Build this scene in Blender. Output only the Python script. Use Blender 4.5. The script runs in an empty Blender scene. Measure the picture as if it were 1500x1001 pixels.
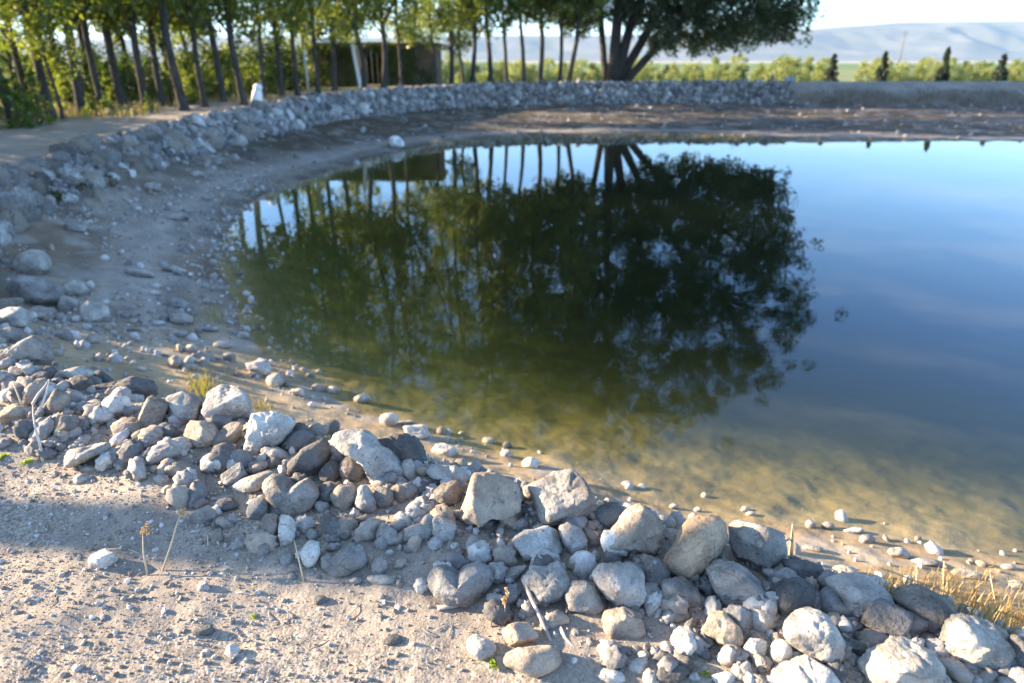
import bpy, math, random
import numpy as np
from mathutils import Vector

random.seed(7); RS = np.random.RandomState(11)
S = bpy.context.scene; COL = S.collection
PI = math.pi
# ------------------------------------------------------------------ camera frame
F = 1000.0; TH = math.radians(22.4); CAM = np.array([0.0, 0.0, 1.6])
AX = np.array([1.0, 0, 0]); AU = np.array([0, math.sin(TH), math.cos(TH)]); AF = np.array([0, math.cos(TH), -math.sin(TH)])
SUN_EL = math.radians(17.0); SUN_AZ = math.radians(-80.5)      # azimuth from +Y towards +X
SUN = np.array([math.sin(SUN_AZ)*math.cos(SUN_EL), math.cos(SUN_AZ)*math.cos(SUN_EL), math.sin(SUN_EL)])

def ray(u, v):
    return (u-750)/F*AX - (v-500.5)/F*AU + AF           # depth along axis = parameter
def at(u, v, z):
    d = ray(u, v); return CAM + d*((z-CAM[2])/d[2])
def px(P):
    q = np.asarray(P)-CAM; t = q@AF
    return 750+F*(q@AX)/t, 500.5-F*(q@AU)/t, t

# ------------------------------------------------------------------ noise
_T = np.random.RandomState(3).rand(64, 64, 64).astype(np.float32)
def vn3(p):
    p = np.asarray(p, dtype=np.float64); i = np.floor(p).astype(int); f = p-i; f = f*f*(3-2*f); i &= 63; j = (i+1) & 63
    x0, y0, z0 = i[..., 0], i[..., 1], i[..., 2]; x1, y1, z1 = j[..., 0], j[..., 1], j[..., 2]
    fx, fy, fz = f[..., 0], f[..., 1], f[..., 2]
    def L(a, b, t): return a+(b-a)*t
    return L(L(L(_T[x0, y0, z0], _T[x1, y0, z0], fx), L(_T[x0, y1, z0], _T[x1, y1, z0], fx), fy),
             L(L(_T[x0, y0, z1], _T[x1, y0, z1], fx), L(_T[x0, y1, z1], _T[x1, y1, z1], fx), fy), fz)*2-1
def fbm3(p, o=3):
    s = 0; a = 1.0; p = np.asarray(p, dtype=np.float64)
    for k in range(o): s = s+a*vn3(p*(2.03**k)+17.3*k); a *= .5
    return s
def fbm2(x, y, sc, o=3, seed=0.0):
    return fbm3(np.stack([np.asarray(x)*sc, np.asarray(y)*sc, np.full(np.shape(x), 5.37+seed)], -1), o)
def sstep(a, b, x):
    t = np.clip((x-a)/(b-a), 0, 1); return t*t*(3-2*t)

# ------------------------------------------------------------------ mesh and object helpers
def mk_mesh(name, V, Fc, mat=None, smooth=False, tint=None):
    V = np.asarray(V, dtype=np.float32); me = bpy.data.meshes.new(name)
    if isinstance(Fc, np.ndarray):
        n, k = Fc.shape; idx = Fc.ravel().astype(np.int32); st = np.arange(n, dtype=np.int32)*k
    else:
        lens = np.array([len(f) for f in Fc], dtype=np.int32); n = len(lens)
        idx = np.concatenate([np.asarray(f, dtype=np.int32) for f in Fc]); st = np.concatenate([[0], np.cumsum(lens)[:-1]]).astype(np.int32)
    me.vertices.add(len(V)); me.vertices.foreach_set('co', V.ravel())
    me.loops.add(len(idx)); me.loops.foreach_set('vertex_index', idx)
    me.polygons.add(n); me.polygons.foreach_set('loop_start', st)
    me.polygons.foreach_set('use_smooth', np.full(n, bool(smooth)))
    me.update(calc_edges=True); me.validate()
    if tint is not None:
        t = np.asarray(tint, dtype=np.float32)
        if t.shape[1] == 3: t = np.concatenate([t, np.ones((len(t), 1), np.float32)], 1)
        a = me.attributes.new('tint', 'FLOAT_COLOR', 'POINT'); a.data.foreach_set('color', t.ravel())
    if mat: me.materials.append(mat)
    return me
def link(name, me, parent=None, loc=None):
    o = bpy.data.objects.new(name, me); COL.objects.link(o)
    if loc is not None: o.location = [float(c) for c in loc]
    if parent is not None: o.parent = parent
    return o
def tag(o, label=None, cat=None, group=None, kind=None):
    if label: o['label'] = label
    if cat: o['category'] = cat
    if group: o['group'] = group
    if kind: o['kind'] = kind
    return o
def thing(name, label, cat, loc, group=None):
    return tag(link(name, None, None, loc), label, cat, group)
def tube(pts, rad, n=8, cap=True):
    """one swept tube as (V, F)"""
    P = np.asarray(pts, float); R = np.asarray(rad, float); V = []; Fc = []
    for i in range(len(P)):
        d = P[min(i+1, len(P)-1)]-P[max(i-1, 0)]; d /= np.linalg.norm(d)+1e-9
        a = np.cross(d, [0, 0, 1.0] if abs(d[2]) < .9 else [1.0, 0, 0]); a /= np.linalg.norm(a); b = np.cross(d, a)
        for k in range(n):
            t = 2*PI*k/n; V.append(P[i]+R[i]*(a*math.cos(t)+b*math.sin(t)))
    for i in range(len(P)-1):
        for k in range(n):
            k2 = (k+1) % n; Fc.append((i*n+k, i*n+k2, (i+1)*n+k2, (i+1)*n+k))
    if cap:
        Fc.append(tuple(range(n))[::-1]); Fc.append(tuple((len(P)-1)*n+k for k in range(n)))
    return np.array(V), Fc
class MB:
    def __init__(s): s.V = []; s.F = []; s.n = 0
    def add(s, V, Fc):
        s.V.append(np.asarray(V)); s.F += [tuple(int(i)+s.n for i in f) for f in Fc]; s.n += len(V); return s
    def tube(s, p, r, n=8): return s.add(*tube(p, r, n))
    def box(s, c, size, rz=0.0, tilt=0.0):
        c = np.asarray(c, float); h = np.asarray(size, float)/2
        v = np.array([[x, y, z] for x in (-1, 1) for y in (-1, 1) for z in (-1, 1)])*h
        ct, st_ = math.cos(tilt), math.sin(tilt); v = np.stack([v[:, 0]*ct+v[:, 2]*st_, v[:, 1], -v[:, 0]*st_+v[:, 2]*ct], 1)
        cz, sz = math.cos(rz), math.sin(rz); v = np.stack([v[:, 0]*cz-v[:, 1]*sz, v[:, 0]*sz+v[:, 1]*cz, v[:, 2]], 1)+c
        return s.add(v, [(0, 1, 3, 2), (4, 6, 7, 5), (0, 4, 5, 1), (2, 3, 7, 6), (0, 2, 6, 4), (1, 5, 7, 3)])
    def mesh(s, name, mat, smooth=False): return mk_mesh(name, np.concatenate(s.V), s.F, mat, smooth)

# ------------------------------------------------------------------ materials
def new_mat(name):
    m = bpy.data.materials.new(name); m.use_nodes = True; nt = m.node_tree
    for n in list(nt.nodes): nt.nodes.remove(n)
    return m, nt
def N(nt, t, **kw):
    n = nt.nodes.new(t)
    for k, v in kw.items():
        if k.startswith('i_'): n.inputs[k[2:].replace('_', ' ')].default_value = v
        else: setattr(n, k, v)
    return n
def mixc(nt, fac, a, b, mode='MIX'):
    n = nt.nodes.new('ShaderNodeMix'); n.data_type = 'RGBA'; n.blend_type = mode
    for s, val in ((0, fac), (6, a), (7, b)):
        if isinstance(val, bpy.types.NodeSocket): nt.links.new(val, n.inputs[s])
        elif s == 0: n.inputs[0].default_value = val
        else: n.inputs[s].default_value = (*val, 1) if len(val) == 3 else val
    return n.outputs[2]
def math_(nt, op, a, b=0.0, c=None):
    n = nt.nodes.new('ShaderNodeMath'); n.operation = op
    for i, v in enumerate([a, b] + ([c] if c is not None else [])):
        if isinstance(v, bpy.types.NodeSocket): nt.links.new(v, n.inputs[i])
        else: n.inputs[i].default_value = v
    return n.outputs[0]
def ramp(nt, fac, lo, hi, c0=(0, 0, 0), c1=(1, 1, 1)):
    n = nt.nodes.new('ShaderNodeValToRGB'); e = n.color_ramp.elements
    e[0].position = lo; e[1].position = hi; e[0].color = (*c0, 1); e[1].color = (*c1, 1)
    nt.links.new(fac, n.inputs[0]); return n.outputs[0]
def noise(nt, vec, scale, detail=3, rough=.55):
    n = N(nt, 'ShaderNodeTexNoise'); n.inputs['Scale'].default_value = scale; n.inputs['Detail'].default_value = detail; n.inputs['Roughness'].default_value = rough
    nt.links.new(vec, n.inputs['Vector']); return n.outputs['Fac']
def voro(nt, vec, scale, out='Distance', feature='F1'):
    n = N(nt, 'ShaderNodeTexVoronoi'); n.feature = feature; n.inputs['Scale'].default_value = scale; nt.links.new(vec, n.inputs['Vector']); return n.outputs[out]
def bump(nt, h, strength, dist, prev=None):
    n = N(nt, 'ShaderNodeBump'); n.inputs['Strength'].default_value = strength; n.inputs['Distance'].default_value = dist
    nt.links.new(h, n.inputs['Height'])
    if prev is not None: nt.links.new(prev, n.inputs['Normal'])
    return n.outputs[0]
def finish(nt, color, rough=.9, normal=None, spec=.3):
    p = N(nt, 'ShaderNodeBsdfPrincipled'); o = N(nt, 'ShaderNodeOutputMaterial')
    if isinstance(color, bpy.types.NodeSocket): nt.links.new(color, p.inputs['Base Color'])
    else: p.inputs['Base Color'].default_value = (*color, 1)
    if isinstance(rough, bpy.types.NodeSocket): nt.links.new(rough, p.inputs['Roughness'])
    else: p.inputs['Roughness'].default_value = rough
    p.inputs['Specular IOR Level'].default_value = spec
    if normal is not None: nt.links.new(normal, p.inputs['Normal'])
    nt.links.new(p.outputs[0], o.inputs['Surface']); return p

def rock_material():
    m, nt = new_mat('rock'); oi = N(nt, 'ShaderNodeObjectInfo'); tc = N(nt, 'ShaderNodeTexCoord')
    off = N(nt, 'ShaderNodeVectorMath', operation='SCALE'); off.inputs[0].default_value = (37, 91, 53); nt.links.new(oi.outputs['Random'], off.inputs['Scale'])
    add = N(nt, 'ShaderNodeVectorMath', operation='ADD'); nt.links.new(tc.outputs['Object'], add.inputs[0]); nt.links.new(off.outputs[0], add.inputs[1])
    v = add.outputs[0]
    col = oi.outputs['Color']
    big = noise(nt, v, 9, 4, .6)
    c = mixc(nt, 1.0, col, ramp(nt, big, .3, .70, (.55, .54, .53), (1.3, 1.28, 1.22)), 'MULTIPLY')
    # pale mineral crust in patches (how much: the object's alpha)
    cr = noise(nt, v, 14, 5, .65); thr = math_(nt, 'SUBTRACT', .86, math_(nt, 'MULTIPLY', oi.outputs['Alpha'], .5))
    msk = math_(nt, 'MULTIPLY', math_(nt, 'SUBTRACT', cr, thr), 9.0); cl = N(nt, 'ShaderNodeClamp'); nt.links.new(msk, cl.inputs[0])
    c = mixc(nt, math_(nt, 'MULTIPLY', cl.outputs[0], .8), c, (.60, .57, .52))
    pa = ramp(nt, noise(nt, v, 4.2, 5, .7), .50, .56); c = mixc(nt, math_(nt, 'MULTIPLY', pa, .42), c, mixc(nt, 1.0, c, (.42, .41, .40), 'MULTIPLY'))
    # brown stain
    st = ramp(nt, noise(nt, v, 6.5, 4, .6), .56, .74)
    c = mixc(nt, math_(nt, 'MULTIPLY', st, .45), c, (.25, .18, .12))
    # dark lichen specks and pits
    sp = ramp(nt, noise(nt, v, 48, 3, .7), .60, .72); c = mixc(nt, math_(nt, 'MULTIPLY', sp, .7), c, (.05, .048, .045))
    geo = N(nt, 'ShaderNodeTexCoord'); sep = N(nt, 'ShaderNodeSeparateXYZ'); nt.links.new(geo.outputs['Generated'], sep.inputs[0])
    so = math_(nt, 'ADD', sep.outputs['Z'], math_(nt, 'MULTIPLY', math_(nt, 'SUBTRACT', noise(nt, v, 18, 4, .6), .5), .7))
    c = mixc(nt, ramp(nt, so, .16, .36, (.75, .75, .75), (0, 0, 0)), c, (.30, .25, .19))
    vd = N(nt, 'ShaderNodeTexVoronoi'); vd.feature = 'DISTANCE_TO_EDGE'; vd.inputs['Scale'].default_value = 5.5; wv = N(nt, 'ShaderNodeVectorMath', operation='ADD'); nn = N(nt, 'ShaderNodeTexNoise'); nn.inputs['Scale'].default_value = 12; nt.links.new(v, nn.inputs['Vector']); sc_ = N(nt, 'ShaderNodeVectorMath', operation='SCALE'); sc_.inputs['Scale'].default_value = .09; nt.links.new(nn.outputs['Color'], sc_.inputs[0]); nt.links.new(v, wv.inputs[0]); nt.links.new(sc_.outputs[0], wv.inputs[1]); nt.links.new(wv.outputs[0], vd.inputs['Vector'])
    ck0 = ramp(nt, vd.outputs['Distance'], .004, .016); cm = N(nt, 'ShaderNodeMapRange'); cm.inputs[1].default_value = .60; cm.inputs[2].default_value = .66; cm.inputs[3].default_value = 1.0; cm.inputs[4].default_value = 0.0; nt.links.new(noise(nt, v, 3.2, 2, .5), cm.inputs[0]); ck = math_(nt, 'MAXIMUM', ck0, cm.outputs[0]); c = mixc(nt, math_(nt, 'MULTIPLY', math_(nt, 'SUBTRACT', 1.0, ck), .5), c, (.09, .08, .07))
    fine = noise(nt, v, 160, 3, .7); c = mixc(nt, 1.0, c, ramp(nt, fine, .25, .75, (.78, .78, .78), (1.18, 1.17, 1.15)), 'MULTIPLY')
    n1 = bump(nt, noise(nt, v, 22, 6, .68), .75, .03); n2 = bump(nt, noise(nt, v, 110, 4, .7), .5, .008, n1)
    n2 = bump(nt, ck, .35, .008, n2); pit = bump(nt, voro(nt, v, 55), .25, .012, n2)
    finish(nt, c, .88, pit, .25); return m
ROCK = rock_material()

def tint_material(name, scale, bumpd, rough=.92, var=(.75, 1.22)):
    m, nt = new_mat(name); a = N(nt, 'ShaderNodeAttribute', attribute_name='tint'); tc = N(nt, 'ShaderNodeTexCoord'); v = tc.outputs['Object']
    c = mixc(nt, 1.0, a.outputs['Color'], ramp(nt, noise(nt, v, scale, 4, .65), .3, .72, (var[0],)*3, (var[1],)*3), 'MULTIPLY')
    finish(nt, c, rough, bump(nt, noise(nt, v, scale*1.4, 5, .65), .6, bumpd), .2); return m
PEBBLE = tint_material('pebble', 60, .01)

def ground_material():
    m, nt = new_mat('ground'); a = N(nt, 'ShaderNodeAttribute', attribute_name='tint'); g = N(nt, 'ShaderNodeAttribute', attribute_name='gravel')
    tc = N(nt, 'ShaderNodeTexCoord'); v = tc.outputs['Object']; c = a.outputs['Color']; gf = g.outputs['Fac']
    c = mixc(nt, 1.0, c, ramp(nt, noise(nt, v, 1.7, 5, .65), .3, .72, (.82, .82, .82), (1.15, 1.14, 1.12)), 'MULTIPLY')
    c = mixc(nt, 1.0, c, ramp(nt, noise(nt, v, 11, 4, .65), .3, .72, (.84, .83, .82), (1.14, 1.14, 1.13)), 'MULTIPLY')
    vc = N(nt, 'ShaderNodeTexVoronoi'); vc.inputs['Scale'].default_value = 120; nt.links.new(v, vc.inputs['Vector'])
    bw = N(nt, 'ShaderNodeRGBToBW'); nt.links.new(vc.outputs['Color'], bw.inputs[0])
    grain = ramp(nt, bw.outputs[0], .1, .9, (.62, .61, .60), (1.36, 1.34, 1.3))
    c = mixc(nt, gf, c, mixc(nt, 1.0, c, grain, 'MULTIPLY'))
    fine = ramp(nt, noise(nt, v, 190, 3, .7), .3, .7, (.8, .8, .8), (1.18, 1.18, 1.18)); c = mixc(nt, 1.0, c, fine, 'MULTIPLY')
    b1 = bump(nt, noise(nt, v, 7, 6, .65), .4, .03)
    b2 = bump(nt, noise(nt, v, 60, 5, .7), .35, .006, b1)
    h = math_(nt, 'MULTIPLY', math_(nt, 'SUBTRACT', 1.0, vc.outputs['Distance']), gf)
    b3 = bump(nt, h, .3, .004, b2)
    finish(nt, c, .95, b3, .15); return m
GROUND = ground_material()

def leaf_material(name, tr=.45, hue=(1, 1, 1)):
    m, nt = new_mat(name); a = N(nt, 'ShaderNodeAttribute', attribute_name='tint'); oi = N(nt, 'ShaderNodeObjectInfo')
    c = mixc(nt, 1.0, a.outputs['Color'], ramp(nt, oi.outputs['Random'], 0, 1, (.8, .84, .75), (1.2, 1.12, 1.1)), 'MULTIPLY')
    d = N(nt, 'ShaderNodeBsdfDiffuse'); t = N(nt, 'ShaderNodeBsdfTranslucent'); gl = N(nt, 'ShaderNodeBsdfGlossy'); gl.inputs['Roughness'].default_value = .45
    nt.links.new(c, d.inputs[0]); tcol = mixc(nt, 1.0, c, (1.5*hue[0], 1.55*hue[1], .7*hue[2]), 'MULTIPLY'); nt.links.new(tcol, t.inputs[0])
    m1 = N(nt, 'ShaderNodeMixShader'); m1.inputs[0].default_value = tr; nt.links.new(d.outputs[0], m1.inputs[1]); nt.links.new(t.outputs[0], m1.inputs[2])
    m2 = N(nt, 'ShaderNodeMixShader'); m2.inputs[0].default_value = .04; nt.links.new(m1.outputs[0], m2.inputs[1]); nt.links.new(gl.outputs[0], m2.inputs[2])
    o = N(nt, 'ShaderNodeOutputMaterial'); nt.links.new(m2.outputs[0], o.inputs[0]); return m
LEAF = leaf_material('leaves', .52)
DRY = leaf_material('dry_leaves', .35, (.8, .7, .8))

def bark_material(name, dark, light):
    m, nt = new_mat(name); tc = N(nt, 'ShaderNodeTexCoord'); mp = N(nt, 'ShaderNodeMapping'); mp.inputs['Scale'].default_value = (1, 1, .18)
    nt.links.new(tc.outputs['Object'], mp.inputs[0]); n = noise(nt, mp.outputs[0], 22, 5, .7)
    c = ramp(nt, n, .3, .7, dark, light)
    c = mixc(nt, math_(nt, 'MULTIPLY', ramp(nt, noise(nt, tc.outputs['Object'], 3, 3), .5, .75), .5), c, light)
    finish(nt, c, .95, bump(nt, n, .9, .04), .1); return m
BARK = bark_material('poplar_bark', (.028, .024, .02), (.105, .092, .08))
BARK2 = bark_material('willow_bark', (.03, .026, .022), (.10, .085, .07))
def plain(name, c0, c1, scale=14, rough=.85, b=.01):
    m, nt = new_mat(name); tc = N(nt, 'ShaderNodeTexCoord'); n = noise(nt, tc.outputs['Object'], scale, 4, .65)
    finish(nt, ramp(nt, n, .3, .7, c0, c1), rough, bump(nt, n, .5, b), .25); return m
WOODP = plain('weathered_wood', (.30, .25, .19), (.50, .43, .34), 18)
WOODD = plain('dark_boards', (.09, .065, .042), (.20, .15, .10), 10)
WHITE = plain('white_paint', (.78, .78, .76), (.86, .86, .84), 9, .6, .004)
POLEM = plain('pole_wood', (.12, .10, .08), (.22, .18, .14), 12)
GREYM = plain('grey_metal', (.25, .28, .32), (.38, .41, .45), 8, .5, .003)
STALK = plain('dry_stalk', (.42, .33, .20), (.62, .50, .33), 30, .9, .002)
TWIG = plain('bare_twig', (.40, .36, .31), (.62, .58, .52), 25, .9, .002)
STICK = plain('driftwood', (.22, .19, .165), (.50, .45, .39), 20, .9, .004)

# ------------------------------------------------------------------ terrain: pond basin, banks, fields
PC = np.array([8.0, 14.0])
shore_px = [(1500, 208), (1300, 205), (1150, 203), (1000, 195), (800, 197), (690, 205), (600, 218), (520, 240), (450, 262), (380, 292), (338, 330), (322, 375), (325, 410), (345, 470), (400, 535), (480, 585), (600, 630), (700, 655), (830, 690), (1000, 735), (1150, 765), (1300, 795), (1500, 830)]
shore = [at(u, v, -1.0) for u, v in shore_px] + [np.array(p) for p in [(6, 1.9, -1), (11, 1.2, -1), (18, 2.6, -1), (25, 7.5, -1), (28, 14, -1), (25, 21, -1)]]
rim_px = [(1500, 950), (1440, 930), (1360, 895), (1250, 872), (1110, 805), (1040, 792), (940, 772), (820, 725), (720, 718), (600, 668), (440, 632), (340, 605), (200, 588), (100, 565), (0, 522)]
rim = [at(u, v, .06) for u, v in rim_px] + [np.array(p) for p in [(-4.4, 4.5, .08), (-5.9, 6.0, .0), (-7.0, 8.2, -.03), (-7.75, 11.2, .03), (-7.95, 14.5, .16), (-7.9, 18, .22), (-7.5, 22.5, .27), (-6.4, 28, .38), (-4.4, 33, .43), (-1.6, 36.4, .48), (2, 37.6, .52), (5.5, 37.9, .54), (14, 38.2, .55), (20, 38.5, .55), (28, 38.8, .54), (37, 30, .4), (39, 15, .3), (31, 0, .2), (18, -5, .1), (9, -3.2, .06), (4.5, -.6, .06)]]
toe = []
for i, p in enumerate(rim):
    d = PC-p[:2]; d = d/np.linalg.norm(d); near = i < len(rim_px)
    w = .85 if near else (.68 if p[1] < 36 or p[0] < 14.5 else 3.2)
    toe.append(np.array([p[0]+d[0]*w, p[1]+d[1]*w, -.62 if near else (-.42 if p[1] < 30 else -.5)]))
def polar(pts):
    pts = np.asarray(pts); d = pts[:, :2]-PC; a = np.arctan2(d[:, 1], d[:, 0]); r = np.hypot(d[:, 0], d[:, 1]); o = np.argsort(a); a, r, z = a[o], r[o], pts[o, 2]
    a3 = np.concatenate([a-2*PI, a, a+2*PI]); g = np.linspace(-PI, PI, 2881)[:-1]
    R = np.interp(g, a3, np.tile(r, 3)); Z = np.interp(g, a3, np.tile(z, 3)); k = np.hanning(25); k /= k.sum()
    sm = lambda q: np.convolve(np.concatenate([q[-12:], q, q[:12]]), k, 'valid')
    return g, sm(R), sm(Z)
AG, RSH, _z = polar(shore); _, RTO, ZTO = polar(toe); _, RRI, ZRI = polar(rim)
RTO = np.maximum(RTO, RSH+.25); RRI = np.maximum(RRI, RTO+.5)
def zones(x, y):
    x = np.asarray(x, float); y = np.asarray(y, float); dx = x-PC[0]; dy = y-PC[1]; a = np.arctan2(dy, dx); r = np.hypot(dx, dy)
    f = lambda q: np.interp(a, AG, q, period=2*PI)
    wob = .12*fbm2(x, y, .9, 3, 2.0)
    return r, f(RSH)+wob, f(RTO)+wob*.6, f(RRI), f(ZTO), f(ZRI)
def H(x, y, detail=True):
    r, rs, rt, rr, zt, zr = zones(x, y); x = np.asarray(x, float); y = np.asarray(y, float)
    under = -1.0-2.0*(1-np.exp(-np.maximum(rs-r, 0)*.13))
    t = np.clip((r-rs)/(rt-rs), 0, 1); beach = -1.0+(zt+1.0)*(.75*t+.25*t*t)
    t2 = np.clip((r-rt)/(rr-rt), 0, 1); bank = zt+(zr-zt)*(t2*(1.25-.25*t2))
    q = np.maximum(r-rr, 0); camd = np.hypot(x, y-1.0)
    base = np.where(camd < 12, 0, .3); base = .3*sstep(5, 16, camd)-1.6*sstep(41, 50, y+.35*x)*sstep(-14, -4, x)
    out = zr+(base-zr)*sstep(0, 1.0+np.where(camd < 8, 0, np.where(y > 30, 7, 18)), q)
    z = np.where(r < rs, under, np.where(r < rt, beach, np.where(r < rr, bank, out)))
    far = np.hypot(x, y); amp = 1-sstep(40, 120, far)
    z = z+amp*(.035*fbm2(x, y, .8, 3)*sstep(-.2, 1.2, r-rs)+.012*fbm2(x, y, 4, 3, 1.0))
    if detail:
        near = 1-sstep(5, 14, far); z = z+near*(.008*fbm2(x, y, 5, 3, 3.0)+.0016*np.abs(fbm2(x, y, 45, 2, 4.0)))*1.0
    return z
def H1(x, y): return float(H(np.array([x]), np.array([y]), False)[0])
def to_ground(u, v, lift=0.0, hfrac=0.0, hpx=0.0):
    """first point along the view ray that meets the ground raised by lift + hfrac * the thing's real height"""
    d = ray(u, v); ts = np.concatenate([np.arange(1.2, 9, .01), np.arange(9, 80, .05)])
    P = CAM+d[None, :]*ts[:, None]; g = H(P[:, 0], P[:, 1], False)+lift+hfrac*hpx*ts/F
    k = np.argmax(P[:, 2] <= g); return P[k], ts[k]

def lerp_c(a, b, t):
    t = np.asarray(t)[:, None]; a = np.asarray(a); b = np.asarray(b)
    return (a if a.ndim == 2 else a[None])*(1-t)+(b if b.ndim == 2 else b[None])*t
def build_ground():
    fine = np.radians(np.arange(-46, 46.01, .14)); rest = np.radians(np.arange(46, 314.01, 3.0)); ang = np.concatenate([fine, rest[1:-1]])
    rad = np.concatenate([[.05, .3, .6, .8], np.exp(np.arange(math.log(.95), math.log(70), .0072)), np.exp(np.linspace(math.log(72), math.log(6200), 90))])
    A, R = np.meshgrid(ang, rad); x = (R*np.sin(A)).ravel(); y = (R*np.cos(A)).ravel(); na, nr = len(ang), len(rad)
    z = H(x, y); V = np.stack([x, y, z], 1)
    i = np.arange(nr-1)[:, None]*na; j = np.arange(na)[None, :]; j2 = (j+1) % na
    Q = np.stack([i+j, i+j2, i+na+j2, i+na+j], -1).reshape(-1, 4)[:, ::-1]
    # what the ground is made of
    r, rs, rt, rr, zt, zr = zones(x, y); d = r-rs
    n1 = fbm2(x, y, .35, 4, 7.)*.5+.5; n2 = fbm2(x, y, 1.6, 4, 8.)*.5+.5; n3 = fbm2(x, y, .9, 3, 9.)*.5+.5
    near = 1-sstep(5.5, 8.5, np.hypot(x-1, y-1))
    gravel = lerp_c(np.array([.275, .238, .195]), np.array([.375, .325, .268]), np.clip(n2, 0, 1))
    mud = lerp_c(np.array([.17, .145, .12]), np.array([.30, .265, .225]), sstep(.35, .75, n2))
    mud = lerp_c(mud, np.array([.24, .17, .105]), sstep(.45, .75, n1)*.6)
    mud = lerp_c(mud, np.array([.13, .16, .11]), sstep(.55, .8, n3)*(1-near)*sstep(.35, .9, (r-rs)/(rt-rs))*(1-sstep(16, 22, y))*.9)
    sand = lerp_c(np.array([.36, .27, .165]), np.array([.42, .33, .22]), n2)
    beach = mud*(1-near[:, None])+sand*near[:, None]
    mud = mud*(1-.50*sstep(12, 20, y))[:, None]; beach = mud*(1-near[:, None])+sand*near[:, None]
    # paler dried rim, then a damp dark edge at the water
    beach = lerp_c(beach, np.array([.34, .31, .28]), (1-near)*np.exp(-((d-.9)/.5)**2)*.8)
    beach = beach*(1-.35*np.exp(-np.abs(d)/.16))[:, None]
    beach = beach*(1+.20*np.sin(d*13+5*n1+2*n2)*np.exp(-d*.35)*sstep(.1, .5, d)*(.3+n3))[:, None]
    beach = lerp_c(beach, np.array([.33, .315, .29]), .55*sstep(.62, .78, fbm2(x, y, 2.6, 4, 13.)*.5+.5))
    und = lerp_c(np.array([.315, .245, .12]), np.array([.215, .17, .075]), sstep(.3, .7, n2)); und = lerp_c(und, np.array([.055, .06, .022]), sstep(.4, 2.4, -d)*.9); und = lerp_c(und, np.array([.095, .10, .038]), .75*sstep(1.4, -.6, x+.35*n2)*sstep(.05, .5, -d))  # algae tint; tree shade and reflection also darkened into left shallows
    bank = lerp_c(np.array([.22, .20, .175]), np.array([.33, .29, .24]), n2)
    bank = bank*(1-.45*sstep(7, 10, np.hypot(x, y))*(1-sstep(13, 16, x)))[:, None]  # dark soil, with shade in gaps between bank stones darkened in
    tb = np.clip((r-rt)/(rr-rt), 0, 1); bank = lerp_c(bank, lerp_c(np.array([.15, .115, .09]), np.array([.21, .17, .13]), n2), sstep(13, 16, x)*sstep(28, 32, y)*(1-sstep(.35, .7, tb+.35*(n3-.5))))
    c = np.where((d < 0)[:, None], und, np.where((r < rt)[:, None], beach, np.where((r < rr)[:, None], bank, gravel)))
    q = r-rr; leftfar = sstep(5, 9, np.hypot(x, y))
    grass = lerp_c(np.array([.26, .20, .11]), np.array([.13, .15, .045]), sstep(.4, .65, n2))
    c = lerp_c(c, grass, sstep(2.6, 3.6, q+.8*(n2-.5))*leftfar*(y > 6))
    fld = np.where((y > 250)[:, None], np.where((y > 700)[:, None], np.array([[.36, .31, .22]]), np.array([[.13, .19, .055]])), np.array([[.19, .21, .08]]))
    fld = fld*(.85+.3*n1)[:, None]
    c = lerp_c(c, fld, sstep(52, 62, np.hypot(x, y)))
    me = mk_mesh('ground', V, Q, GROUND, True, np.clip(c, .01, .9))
    gv = np.where(r > rr-.2, .35+.65*sstep(.38, .62, n2), np.where(d > 0, .35, .15))*(1-sstep(9, 20, np.hypot(x, y)))
    a = me.attributes.new('gravel', 'FLOAT', 'POINT'); a.data.foreach_set('value', gv.astype(np.float32))
    tag(link('ground', me), kind='structure')
build_ground()

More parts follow.
